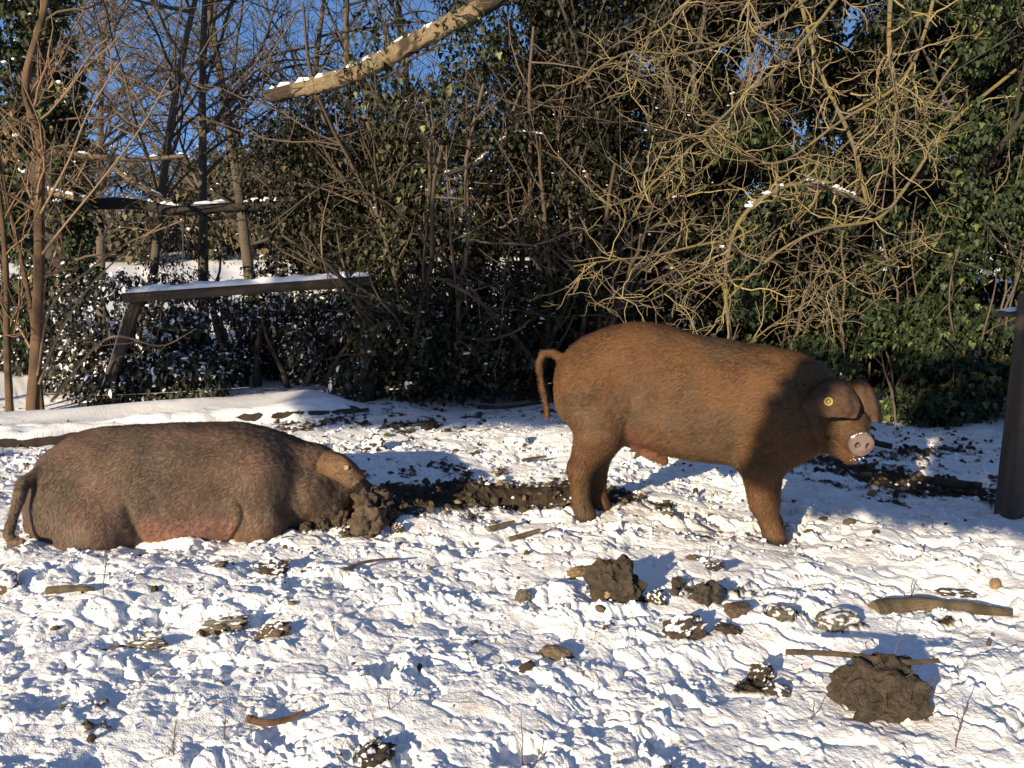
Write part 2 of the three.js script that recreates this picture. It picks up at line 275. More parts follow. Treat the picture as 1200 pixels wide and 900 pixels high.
function coat(g, count, seed, flow, density, len, parent, name, tint) {
  const R = rng(seed), p = g.attributes.position, c = g.attributes.color, ix = g.index.array, T = ix.length / 3, cum = new Float32Array(T); let tot = 0;
  const a = V(0, 0, 0), b = V(0, 0, 0), e = V(0, 0, 0), n = V(0, 0, 0), d = V(0, 0, 0), x = V(0, 0, 0), y = V(0, 0, 0), M = new THREE.Matrix4(), col = new THREE.Color();
  for (let t = 0; t < T; t++) { a.fromBufferAttribute(p, ix[t * 3]); b.fromBufferAttribute(p, ix[t * 3 + 1]); e.fromBufferAttribute(p, ix[t * 3 + 2]); tot += b.sub(a).cross(e.sub(a)).length() / 2 * density(a.x, a.y, a.z); cum[t] = tot; }
  const m = new THREE.InstancedMesh(hairGeo, hairMat, count); m.name = name; m.userData.kind = 'stuff'; m.castShadow = m.receiveShadow = true;
  for (let q = 0; q < count; q++) {
    const w = R() * tot; let l = 0, h = T - 1; while (l < h) { const k = (l + h) >> 1; cum[k] < w ? l = k + 1 : h = k; }
    let u = R(), v = R(); if (u + v > 1) { u = 1 - u; v = 1 - v; } const i0 = ix[l * 3], i1 = ix[l * 3 + 1], i2 = ix[l * 3 + 2];
    a.fromBufferAttribute(p, i0); b.fromBufferAttribute(p, i1); e.fromBufferAttribute(p, i2); n.crossVectors(x.subVectors(b, a), y.subVectors(e, a)).normalize();
    const pos = a.clone().multiplyScalar(1 - u - v).addScaledVector(b, u).addScaledVector(e, v);
    flow(pos, d); d.x += (R() - .5) * .35 + .35 * n3(pos.x * 7, pos.y * 7, pos.z * 7); d.y += (R() - .5) * .35 + .35 * n3(pos.x * 7 + 9, pos.y * 7, pos.z * 7); d.z += (R() - .5) * .35;
    d.addScaledVector(n, -d.dot(n)).normalize().addScaledVector(n, .07 + .14 * R()).normalize();
    x.crossVectors(n, d).normalize(); y.crossVectors(d, x);
    const L = len * (.55 + .8 * R()); x.multiplyScalar(.0016 + .001 * R()); y.multiplyScalar(L); d.multiplyScalar(L);
    M.makeBasis(x, y, d).setPosition(pos); m.setMatrixAt(q, M);
    const k = (.55 + 1.1 * R() * R() + .25 * n3(pos.x * 5, pos.y * 5, pos.z * 5 + 4)) * tint; col.setRGB(c.getX(i0) * k * 1.08, c.getY(i0) * k, c.getZ(i0) * k * .95); m.setColorAt(q, col);
  }
  parent.add(m); return m;
}
function flap(rows, thick, R) {          // a soft sheet through a grid of points, with thickness; rows: array of arrays of Vector3
  const nu = 28, nv = 28, P = [];
  const cs = rows.map(r => new THREE.CatmullRomCurve3(r));
  for (let j = 0; j <= nv; j++) for (let i = 0; i <= nu; i++) { const u = i / nu; const col = new THREE.CatmullRomCurve3(cs.map(c => c.getPoint(u))); const pt = col.getPoint(j / nv), wv = .006 * n3(pt.x * 16, pt.y * 16, pt.z * 16) + .005 * Math.sin(u * 9 + j * .12) * (j / nv) ** 2; P.push(pt.add(V(wv * .3, wv * .4, wv))); }
  const W = nu + 1, N = P.map((p, k) => { const i = k % W, j = Math.floor(k / W); const a = P[j * W + Math.min(nu, i + 1)].clone().sub(P[j * W + Math.max(0, i - 1)]), b = P[Math.min(nv, j + 1) * W + i].clone().sub(P[Math.max(0, j - 1) * W + i]); return a.cross(b).normalize(); });
  const pos = [], I = []; const th = (i, j) => thick * Math.min(1, .15 + 5 * Math.min(i / nu, 1 - i / nu, 1 - j / nv));
  for (const s of [1, -1]) for (let k = 0; k < P.length; k++) { const t = th(k % W, Math.floor(k / W)) * s / 2; pos.push(P[k].x + N[k].x * t, P[k].y + N[k].y * t, P[k].z + N[k].z * t); }
  const o = P.length; for (let j = 0; j < nv; j++) for (let i = 0; i < nu; i++) { const q = j * W + i; I.push(q, q + 1, q + W, q + 1, q + W + 1, q + W, o + q, o + q + W, o + q + 1, o + q + 1, o + q + W, o + q + W + 1); }
  const edge = (a, b) => I.push(a, o + a, b, b, o + a, o + b); for (let i = 0; i < nu; i++) { edge(i, i + 1); edge(nv * W + i + 1, nv * W + i); } for (let j = 0; j < nv; j++) { edge((j + 1) * W, j * W); edge(j * W + nu, (j + 1) * W + nu); }
  const g = new THREE.BufferGeometry(); g.setAttribute('position', new THREE.Float32BufferAttribute(pos, 3)); g.setIndex(I); g.computeVertexNormals(); return g;
}
const tagMat = new THREE.MeshStandardMaterial({ color: lin(.36, .25, .04), roughness: .5 }), tagPale = new THREE.MeshStandardMaterial({ color: lin(.32, .215, .13), roughness: .6 }), tagDark = new THREE.MeshStandardMaterial({ color: lin(.06, .045, .01), roughness: .6 });
function earTag(parent, pos, nrm, r, mat) {
  const g = new THREE.LatheGeometry([[0, .004], [r * .3, .004], [r * .36, .0025], [r * .5, .0025], [r * .56, .0045], [r * .93, .004], [r, .002], [r, 0]].map(q => new THREE.Vector2(...q)), 28);
  const m = mesh('ear_tag', g, mat, parent); m.position.copy(pos); m.quaternion.setFromUnitVectors(V(0, 1, 0), nrm.clone().normalize());
  const k = mesh('stud', new THREE.TorusGeometry(r * .43, r * .1, 6, 20).rotateX(Math.PI / 2), mat === tagPale ? tagPale : tagDark, m); k.position.y = .003; return m;
}

// ---- standing boar
{
  const YAW = 18 * Math.PI / 180, origin = V(.438, 0, -4.185), ax = V(Math.cos(YAW), 0, Math.sin(YAW)), nz = V(-Math.sin(YAW), 0, Math.cos(YAW));
  const pig = base('pig', 'rust brown pig standing in snow, head turned, with a yellow ear tag', 'pig', origin); pig.rotation.y = -YAW;
  const L = w => { const d = w.clone().sub(origin); return V(d.dot(ax), d.y, d.dot(nz)); };
  const arr = (v, r) => [v.x, v.y, v.z, r];
  const body = torso([[-.222, .73, .64, .03, 0], [-.2, .79, .53, .13, 0], [-.15, .855, .47, .185, 0], [-.06, .918, .43, .218, 0], [.06, .965, .42, .228, 0], [.17, .982, .40, .232, 0], [.30, .972, .355, .242, 0], [.45, .932, .325, .25, 0], [.60, .908, .318, .25, 0], [.75, .886, .31, .24, 0], [.88, .862, .33, .215, 0], [.98, .832, .40, .18, .01], [1.05, .785, .47, .13, .03], [1.10, .70, .56, .05, .04]]);
  const poll = L(atZ(985, 450, -3.82)), nose = L(atZ(1010, 522, -3.575));
  const u = nose.clone().sub(poll).normalize(), side = V(0, 1, 0).cross(u).normalize(), up = u.clone().cross(side).normalize();   // head axes: forward, to the pig's left, up
  const hp = (f, s, v, r) => arr(poll.clone().addScaledVector(u, f).addScaledVector(side, s).addScaledVector(up, v), r);
  const un = u.clone().multiplyScalar(.80).addScaledVector(up, .42).addScaledVector(side, -.03).normalize();    // the nose disc looks further up than the face slopes
  const nup = up.clone().addScaledVector(un, -up.dot(un)).normalize(), nsd = nup.clone().cross(un).normalize();
  const NR = .052, np = nose.clone().addScaledVector(un, -.012);
  const skull = [hp(.07, 0, -.095, .108), hp(.15, 0, -.09, .098)], muzzle = [hp(.13, 0, -.08, .09), hp(.25, 0, -.046, .068), arr(np.clone().addScaledVector(un, -.02), .052)];
  const jawL = [hp(.02, .09, -.205, .115), hp(.15, .05, -.16, .082)], jawR = [hp(.02, -.06, -.19, .09), hp(.15, -.045, -.155, .075)], jaw = [hp(.07, .02, -.225, .115), hp(.20, .01, -.165, .078), hp(.295, 0, -.118, .046)];
  const mouthL = [hp(.31, .01, -.075, .008), hp(.27, .055, -.082, .009), hp(.18, .088, -.115, .007)], mouthR = [hp(.31, -.01, -.075, .008), hp(.27, -.055, -.082, .009), hp(.18, -.088, -.115, .007)];
  const neck = [[.84, .60, .02, .235], hp(.03, .02, -.12, .115)], neck2 = [[.88, .50, .03, .16], hp(.04, .03, -.2, .105)];
  const hind = (z, ds) => [[[.0, .66, z * .9, .17], [.03, .47, z * 1.05, .135]], [[.03, .47, z * 1.05, .13], [-.07 + ds, .265, z * .9, .062]], [[-.078 + ds, .255, z * .9, .058], [-.068 + ds, .07, z * .8, .044]], [[-.068 + ds, .07, z * .8, .044], [-.045 + ds, .02, z * .8, .042]], [[-.045 + ds, .02, z * .8, .045], [-.035 + ds, -.03, z * .8, .045]]];
  const fore = (z, ds) => [[[.76, .58, z * .8, .15], [.785, .37, z * 1.05, .105]], [[.785, .37, z * 1.05, .105], [.805 + ds, .17, z, .063]], [[.805 + ds, .17, z, .06], [.845 + ds, .05, z, .042]], [[.845 + ds, .05, z, .042], [.862 + ds, .0, z, .046]], [[.862 + ds, .0, z, .046], [.868 + ds, -.03, z, .046]]];
  const legs = [hind(.105, 0), hind(-.10, .045), fore(.125, 0), fore(-.12, -.02)];
  const feet = legs.map(c => [c[4][0][0], c[4][0][2]]);
  const tail = [[-.19, .79, .0, .028], [-.24, .822, .02, .019], [-.285, .818, .03, .016], [-.305, .772, .03, .0155], [-.298, .70, .03, .0145], [-.283, .62, .03, .0125], [-.27, .56, .03, .0125], [-.262, .52, .03, .015], [-.258, .485, .03, .006]];
  const sheath = [[.15, .44, 0, .07], [.27, .36, 0, .055], [.325, .305, 0, .022]];
  const tors = (x, y, z) => {
    let d = body(x, y, z); d = smin(d, cone(x, y, z, neck[0], neck[1]), .10); d = smin(d, cone(x, y, z, neck2[0], neck2[1]), .07);
    return d;
  };
  const f = (x, y, z) => {
    let d = tors(x, y, z);
    for (let q = 0; q < 4; q++) { const c = legs[q]; let e = cone(x, y, z, c[0][0], c[0][1]); for (let i = 1; i < c.length; i++) e = smin(e, cone(x, y, z, c[i][0], c[i][1]), .03); d = smin(d, e, q < 2 ? .045 : .05); }
    d = smin(d, Math.min(chain(x, y, z, sheath)), .04);
    if (x < -.1) d = smin(d, chain(x, y, z, tail), .025);
    if (x > .7) {
      let e = cone(x, y, z, skull[0], skull[1]); e = smin(e, chain(x, y, z, muzzle), .03); e = smin(e, cone(x, y, z, jawL[0], jawL[1]), .05); e = smin(e, cone(x, y, z, jawR[0], jawR[1]), .05); e = smin(e, chain(x, y, z, jaw), .04);
      d = smin(d, e, .05);
      for (const s of [-1, 1]) { const m = chain(x, y, z, s < 0 ? mouthR : mouthL); d = -smin(-d, m, .012); }
      // nose disc and nostrils
      const dx = x - np.x, dy = y - np.y, dz = z - np.z, a = dx * un.x + dy * un.y + dz * un.z, b = dx * nup.x + dy * nup.y + dz * nup.z, c = dx * nsd.x + dy * nsd.y + dz * nsd.z;
      const rr = Math.hypot(b * (b > 0 ? 1 : .95), c) - NR, disc = Math.hypot(Math.max(rr + .007, 0), Math.max(Math.abs(a) - .012, 0)) - .007;
      d = smin(d, disc, .012);
      for (const s of [-1, 1]) { const nn = Math.hypot((b - .004) / 1.25, c - s * .0205) - .0105, hole = Math.max(nn, -(a + .03)); d = -smin(-d, hole, .006); }
    }
    // folds: flank in front of the thigh, behind the shoulder
    const fl = Math.hypot((x - .165 - (y - .5) * .2) / .035, 1) ; d += .012 * Math.exp(-(((x - .17 - (y - .5) * .28) / .028) ** 2)) * sstep(.75, .55, y) * sstep(.36, .46, y) * sstep(.08, .16, Math.abs(z));
    d += .007 * Math.exp(-(((x - .66 + (y - .5) * .15) / .03) ** 2)) * sstep(.62, .45, y) * sstep(.1, .2, Math.abs(z));
    // neck and jowl creases, cloven hooves
    if (x > .8) { const q = x - .98 + (y - .6) * .35; d += .006 * (Math.exp(-((q / .013) ** 2)) + .7 * Math.exp(-(((q - .055) / .012) ** 2))) * sstep(.06, .14, z) * sstep(.8, .7, y) * sstep(.38, .46, y); }
    if (y < .08) for (const [fx, fz] of feet) if (Math.abs(x - fx) < .1) d += .009 * Math.exp(-(((z - fz) / .006) ** 2)) * sstep(.07, .03, y) * sstep(fx - .02, fx + .03, x);
    return d - .0035 * n3(x * 7, y * 7, z * 7) - .0025 * n3(x * 3.1 + 4, y * 5.5, z * 5) - .0012 * n3(x * 26, y * 13, z * 26);
  };
  const g = meshField(f, [-.36, -.06, -.36], [1.42, 1.04, .52], .0065);
  const noseL = np;
  paint(g, (x, y, z, nx, ny, nzz) => {
    const a = n3(x * 3, y * 3, z * 3), b = n3(x * 11, y * 7, z * 11), mud = sstep(.15, .75, .4 + .6 * n3(x * 2.4 + 5, y * 2.4, z * 2.4) + .25 * b);
    let c = [.106 + .012 * a, .056 + .006 * a, .027]; const gm = [.086, .060, .037];
    for (let k = 0; k < 3; k++) c[k] = mixf(c[k], gm[k], mud * .72);
    const pk = Math.exp(-(((x - .23) / .11) ** 2) - (((y - .38) / .10) ** 2)) * sstep(.24, .12, Math.abs(z)) * 1.2; for (let k = 0; k < 3; k++) c[k] = mixf(c[k], [.16, .075, .05][k], clamp(pk, 0, .9));
    const dn = Math.hypot(x - noseL.x, y - noseL.y, z - noseL.z), da = (x - noseL.x) * un.x + (y - noseL.y) * un.y + (z - noseL.z) * un.z;
    const sn = sstep(.066, .054, dn) * sstep(-.012, .002, da); for (let k = 0; k < 3; k++) c[k] = mixf(c[k], [.18, .128, .12][k] * (1 + .25 * b), sn);
    if (y < .03) { const hf = sstep(.03, .005, y); for (let k = 0; k < 3; k++) c[k] = mixf(c[k], [.03, .022, .016][k], hf); }
    return c;
  });
  mesh('body', g, skinMat, pig);
  const noHair = (x, y, z) => (Math.hypot(x - noseL.x, y - noseL.y, z - noseL.z) < .062 ? 0 : y < .02 ? 0 : y < .2 ? .6 : 1);
  coat(g, 85000, 21, (p, d) => { p.y < .35 ? d.set(-.2, -1, 0) : (() => { const k = sstep(.85, 1.15, p.x); d.set(-.85 * (1 - k), -.55 + .2 * k, 0).addScaledVector(u, -.8 * k); })(); }, noHair, .019, pig, 'coat', 1.25);
  // ears
  const E = (px, py, z) => L(atZ(px, py, z));
  const near = flap([[E(957, 454, -3.80), E(968, 444, -3.78), E(982, 444, -3.765), E(993, 451, -3.77)], [E(948, 462, -3.70), E(965, 452, -3.655), E(985, 452, -3.645), E(1002, 460, -3.675)], [E(942, 472, -3.655), E(962, 468, -3.585), E(988, 470, -3.575), E(1008, 475, -3.615)], [E(939, 480, -3.65), E(958, 488, -3.585), E(986, 489, -3.565), E(1003, 490, -3.59)]], .008);
  const far = flap([[E(996, 452, -3.82), E(1003, 445, -3.84), E(1011, 446, -3.88), E(1017, 451, -3.9)], [E(1001, 464, -3.75), E(1009, 455, -3.75), E(1019, 455, -3.78), E(1027, 462, -3.84)], [E(1010, 479, -3.71), E(1017, 472, -3.71), E(1026, 472, -3.74), E(1032, 478, -3.80)], [E(1022, 491, -3.69), E(1027, 494, -3.69), E(1032, 496, -3.71), E(1034, 494, -3.74)]], .011);
  const earCol = (x, y, z) => { const b = n3(x * 14, y * 14, z * 14); return [.085 + .012 * b, .05 + .006 * b, .03]; };
  const e1 = mesh('ear', paint(near, earCol), skinMat, pig), e2 = mesh('ear', paint(far, earCol), skinMat, pig);
  coat(near, 1500, 31, (p, d) => d.set(-.1, -.7, .6), () => 1, .010, e1, 'coat', 1.1); coat(far, 1200, 32, (p, d) => d.set(.2, -.7, .4), () => 1, .010, e2, 'coat', 1.1);
  const tp = E(971, 470.5, -3.585), cam = L(V(0, 1.3, 0)).sub(tp).normalize(); earTag(e1, tp.addScaledVector(cam, .022), cam.add(V(0, .15, 0)), .019, tagMat);
  // snow left on the snout
  const sg = []; const R = rng(77); for (let q = 0; q < 22; q++) { const t = (R() * R()) * 1.6 - 1.0, p = np.clone().addScaledVector(nup, Math.cos(t) * .054).addScaledVector(nsd, Math.sin(t) * .054).addScaledVector(un, -.004 + .012 * R()); if (q > 13) p.copy(np).addScaledVector(nup, -.075 - .03 * R()).addScaledVector(nsd, (R() - .3) * .08).addScaledVector(un, -.035 + .02 * R()); const s = .002 + .004 * R() * R(); sg.push(new THREE.IcosahedronGeometry(s, 1).scale(1, .8, 1.3).translate(p.x, p.y, p.z)); }
  mesh('snow_crumbs', mergeGeometries(sg), new THREE.MeshStandardMaterial({ color: lin(.85, .85, .87), roughness: .8 }), pig);
}

// ---- lying pig
{
  const YAW = -10 * Math.PI / 180, origin = V(-2.25, 0, -3.98), ax = V(Math.cos(YAW), 0, Math.sin(YAW)), nz = V(-Math.sin(YAW), 0, Math.cos(YAW));
  const pig = base('pig', 'greyish brown pig lying in the snow with its snout dug into dark mud', 'pig', origin); pig.rotation.y = -YAW;
  const L = w => { const d = w.clone().sub(origin); return V(d.dot(ax), d.y, d.dot(nz)); };
  const body = torso([[-.10, .15, .0, .02, -.02], [-.082, .21, -.09, .08, -.02], [-.04, .29, -.12, .14, -.01], [.01, .358, -.13, .19, 0], [.108, .43, -.14, .25, .01], [.245, .478, -.14, .295, .02], [.44, .494, -.14, .30, .03], [.675, .492, -.14, .30, .03], [.90, .483, -.14, .285, .02], [1.05, .45, -.14, .26, .01], [1.17, .402, -.13, .22, 0], [1.28, .345, -.12, .18, 0], [1.37, .27, -.1, .12, 0], [1.42, .19, -.05, .05, 0]]);
  const thigh = [[.20, .13, .16, .20], [.32, .06, .23, .15]], shankc = [[.30, .04, .26, .12], [.16, -.06, .30, .06]];
  const should = [[1.0, .22, .14, .19], [1.02, .06, .22, .13]], jowl = [[1.24, .13, .09, .14], [1.34, .08, .07, .11]], head = [[1.28, .2, 0, .15], [1.42, .13, .01, .105], [1.56, .04, .02, .07]];
  const t = (px, py, z) => L(atZ(px, py, z)), T0 = t(27, 566, -3.76), T1 = t(23, 580, -3.70), T2 = t(16, 604, -3.66), T3 = t(10, 626, -3.63), T4 = t(16, 635, -3.61), T5 = t(27, 634, -3.60);
  const tail = [[T0.x + .06, T0.y + .02, T0.z - .08, .04], [T0.x, T0.y, T0.z, .028], [T1.x, T1.y, T1.z, .024], [T2.x, T2.y, T2.z, .021], [T3.x, T3.y, T3.z, .02], [T4.x, T4.y, T4.z, .017], [T5.x, T5.y, T5.z, .010]];
  const f = (x, y, z) => {
    let d = body(x, y, z); d = smin(d, cone(x, y, z, thigh[0], thigh[1]), .06); d = smin(d, cone(x, y, z, shankc[0], shankc[1]), .04); d = smin(d, cone(x, y, z, should[0], should[1]), .06);
    d = smin(d, cone(x, y, z, jowl[0], jowl[1]), .05); d = smin(d, chain(x, y, z, head), .05); if (x < .1) d = smin(d, chain(x, y, z, tail), .015);
    if (z > 0) {
      d += .016 * Math.exp(-(((x - .475 + (y - .1) * .25) / .02) ** 2)) * sstep(.26, .12, y);          // in front of the thigh
      d += .018 * Math.exp(-(((x - .915 - .05 * Math.sin(y * 14)) / .016) ** 2)) * sstep(.24, .12, y);  // behind the elbow
      d += .008 * Math.exp(-(((x - 1.2 + (y - .2) * .3) / .03) ** 2)) * sstep(.34, .2, y);
      d -= .010 * Math.exp(-(((x - 1.1) / .06) ** 2 + ((y - .13) / .1) ** 2));
    }
    return d - .005 * n3(x * 5 + 3, y * 5, z * 5) - .0015 * n3(x * 22, y * 14, z * 22);
  };
  const g = meshField(f, [-.24, -.12, -.34], [1.66, .54, .44], .0075);
  paint(g, (x, y, z) => {
    const a = n3(x * 3 + 8, y * 3, z * 3), b = n3(x * 12, y * 8, z * 12);
    let c = [.136 + .015 * a, .094 + .009 * a, .066 + .006 * a]; const grey = sstep(.1, .8, .55 + .6 * n3(x * 2.1, y * 2.1 + 3, z * 2.1) + .2 * b);
    for (let k = 0; k < 3; k++) c[k] = mixf(c[k], [.102, .081, .062][k], grey * .8);
    const pk = sstep(.14, .04, y + .03 * b) * sstep(.46, .55, x) * sstep(.95, .86, x) * sstep(.0, .1, z); for (let k = 0; k < 3; k++) c[k] = mixf(c[k], [.25, .13, .098][k], pk * .85);
    const pt = sstep(.0, .7, n3(x * 2.6 + 20, y * 3, z * 2.6) + .3 * b) * .55; for (let k = 0; k < 3; k++) c[k] = mixf(c[k], [.18, .112, .082][k], pt);
    const md = sstep(1.36, 1.46, x + .05 * b) * sstep(.2, .1, y); for (let k = 0; k < 3; k++) c[k] = mixf(c[k], [.04, .028, .018][k], md);
    return c;
  });
  mesh('body', g, skinMat, pig);
  coat(g, 60000, 41, (p, d) => { const k = sstep(.45, .15, p.x + .4 * p.y); d.set(-.75 + .55 * k, -.65 - .35 * k, 0); }, (x, y, z) => y < -.03 ? 0 : z < -.1 ? .3 : (x > .5 && x < .9 && y < .1) ? .5 : 1, .017, pig, 'coat', 1.2);
  const E = (px, py, z) => L(atZ(px, py, z));
  const ear = flap([[E(371, 552, -4.07), E(373, 541, -4.07), E(381, 531, -4.10), E(393, 529, -4.16)], [E(380, 556, -4.00), E(386, 546, -3.99), E(395, 536, -4.02), E(405, 534, -4.10)], [E(394, 563, -3.97), E(400, 556, -3.96), E(409, 545, -3.99), E(416, 543, -4.06)], [E(405, 571, -3.98), E(414, 569, -3.965), E(423, 560, -3.99), E(427, 555, -4.03)]], .012);
  const e = mesh('ear', paint(ear, (x, y, z) => { const b = n3(x * 14, y * 14, z * 14); return [.16 + .02 * b, .098 + .01 * b, .06]; }), skinMat, pig);
  coat(ear, 3000, 51, (p, d) => d.set(.6, -.6, .1), () => 1, .012, e, 'coat', 1.1);
  const tp = E(406, 548, -3.985), cam = L(V(0, 1.3, 0)).sub(tp).normalize(); earTag(e, tp.addScaledVector(cam, .027), cam.add(V(-.2, .3, 0)), .0115, tagPale);
}
// ---------------------------------------------------------------- hedge, trees and undergrowth
const woodMat = new THREE.MeshStandardMaterial({ vertexColors: true, roughness: .85, bumpMap: barkTex, bumpScale: .004 });
const barkMat = new THREE.MeshStandardMaterial({ vertexColors: true, roughness: .88, bumpMap: barkTex, bumpScale: .011 });
const twigMat = new THREE.MeshStandardMaterial({ vertexColors: true, roughness: .8 });
const snowMat = new THREE.MeshPhysicalMaterial({ color: lin(.86, .86, .88), roughness: .8, specularIntensity: .3, bumpMap: grainTex, bumpScale: .004 });
const leafMat = new THREE.MeshPhysicalMaterial({ color: 0xffffff, roughness: .5, specularIntensity: .4, side: THREE.DoubleSide });
const dullLeafMat = new THREE.MeshStandardMaterial({ color: 0xffffff, roughness: .8, side: THREE.DoubleSide });
function leafGeo(pts, fold) {            // outline in x,z with a raised fold along z
  const p = [], I = []; p.push(0, 0, 0); pts.forEach(([x, z]) => p.push(x, Math.abs(x) * fold - z * z * .12, z)); const g = new THREE.BufferGeometry();
  const mid = p.length / 3; p.push(0, 0, .5); for (let i = 1; i < pts.length; i++) I.push(mid, i, i + 1); I.push(mid, pts.length, 1);
  g.setAttribute('position', new THREE.Float32BufferAttribute(p, 3)); g.setIndex(I); g.computeVertexNormals(); return g;
}
const ivyGeo = leafGeo([[0, 0], [.32, .02], [.5, .3], [.27, .48], [.2, .78], [0, 1.05], [-.2, .78], [-.27, .48], [-.5, .3], [-.32, .02]], .35);
const ovalGeo = leafGeo([[0, 0], [.2, .22], [.25, .5], [.15, .8], [0, 1], [-.15, .8], [-.25, .5], [-.2, .22]], .4);
// leaves spread through clumps; clumps: [x, y, z, r, (flatten)]; col(R) -> linear rgb
function leaves(name, parent, clumps, count, size, col, o = {}) {
  const R = rng(o.seed ?? 3), M = new THREE.Matrix4(), q = new THREE.Quaternion(), e = new THREE.Euler(), s = V(0, 0, 0), p = V(0, 0, 0), c = new THREE.Color();
  const m = new THREE.InstancedMesh(o.geo ?? ivyGeo, o.mat ?? leafMat, count); m.name = name; m.userData.kind = 'stuff'; m.castShadow = m.receiveShadow = true;
  let tot = 0; const cum = clumps.map(k => tot += k[3] ** 2.2 * (k[4] ?? 1)); const spots = [];
  for (let i = 0; i < count; i++) {
    const w = R() * tot; let j = 0; while (cum[j] < w) j++; const k = clumps[j];
    let x, y, z, d; do { x = R() * 2 - 1; y = R() * 2 - 1; z = R() * 2 - 1; d = x * x + y * y + z * z; } while (d > 1 || d < .1 * R());
    const sh = o.shell ? Math.cbrt(.45 + .55 * R()) / Math.sqrt(d || 1) : 1;
    p.set(k[0] + x * k[3] * sh, k[1] + y * k[3] * sh * (o.tall ?? 1), k[2] + z * k[3] * sh * (o.deep ?? 1));
    if (o.floor !== undefined && p.y < o.floor) { p.y = o.floor + R() * .3; }
    // leaf blades face outward and upward, hanging a little
    const yaw = Math.atan2(x, z) + (R() - .5) * 2.2; e.set((o.droop ?? .9) + (R() - .5) * 1.3, yaw, (R() - .5) * .9, 'YXZ'); q.setFromEuler(e);
    const sz = size * (.6 + .8 * R()); s.set(sz * (.85 + .3 * R()), sz, sz); M.compose(p, q, s); m.setMatrixAt(i, M); c.setRGB(...col(R)); m.setColorAt(i, c); if (o.keep && R() < o.keep) spots.push(p.clone());
  }
  parent.add(m); return spots;
}
const crumbGeo = (() => { const g = new THREE.IcosahedronGeometry(1, 2), p = g.attributes.position; for (let i = 0; i < p.count; i++) { const x = p.getX(i), y = p.getY(i), z = p.getZ(i), k = 1 + .28 * n3(x * 1.4, y * 1.4, z * 1.4) + .12 * n3(x * 4, y * 4, z * 4); p.setXYZ(i, x * k, y * k, z * k); } const w = mergeVertices((g.deleteAttribute('normal'), g.deleteAttribute('uv'), g), 1e-4); w.computeVertexNormals(); return w; })();
function snowBits(name, parent, spots, size, seed, flat = .55) {
  const R = rng(seed), m = new THREE.InstancedMesh(crumbGeo, snowBitMat, spots.length), M = new THREE.Matrix4(), q = new THREE.Quaternion(), e = new THREE.Euler();
  m.name = name; m.userData.kind = 'stuff'; m.castShadow = m.receiveShadow = true;
  spots.forEach((p, i) => { const s = size * (.3 + 1.1 * R() * R()); e.set((R() - .5) * .8, R() * 6.3, (R() - .5) * .8); q.setFromEuler(e); M.compose(p, q, V(s * (.8 + .6 * R()), s * flat * (.7 + .6 * R()), s * (.7 + .5 * R()))); m.setMatrixAt(i, M); });
  parent.add(m); return m;
}
function snowRuns(name, parent, c, lift, w, h, seed, keep) {   // broken runs of snow along the top of a bough
  const gs = []; let run = []; const flush = () => { if (run.length > 2) gs.push(snowStrip(run, w, h, seed + gs.length * 3, 7)); run = []; };
  for (let k = 0; k < c.length; k++) { if (n2(k * .11, seed * 1.7) > 1 - 2 * keep) run.push(c[k].clone().add(V(0, lift, 0))); else flush(); } flush();
  if (gs.length) mesh(name, mergeGeometries(gs), snowMat, parent).userData.kind = 'stuff';
}
const snowBitMat = new THREE.MeshStandardMaterial({ color: lin(.85, .85, .87), roughness: .8 });
const clumpsIn = (R, n, fx, r0, r1) => { const out = []; for (let i = 0; i < n; i++) { const p = fx(R, i); if (p) out.push([p.x, p.y, p.z, r0 + (r1 - r0) * R(), 1]); } return out; };
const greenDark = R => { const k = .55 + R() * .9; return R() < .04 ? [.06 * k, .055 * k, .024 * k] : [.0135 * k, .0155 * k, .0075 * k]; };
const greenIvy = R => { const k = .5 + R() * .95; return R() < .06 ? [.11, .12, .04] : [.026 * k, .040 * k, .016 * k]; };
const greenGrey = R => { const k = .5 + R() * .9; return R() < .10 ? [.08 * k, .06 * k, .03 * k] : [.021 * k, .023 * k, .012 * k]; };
const brownTwig = (lvl, R) => R() < .3 ? [.12, .09, .06] : [.085, .062, .042];
const darkTwig = (lvl, R) => [.055, .045, .034];
const lichenTwig = (lvl, R) => R() < .3 ? [.25, .2, .082] : R() < .5 ? [.235, .185, .10] : [.165, .125, .075];
const redTwig = (lvl, R) => R() < .5 ? [.19, .115, .064] : [.15, .1, .06];

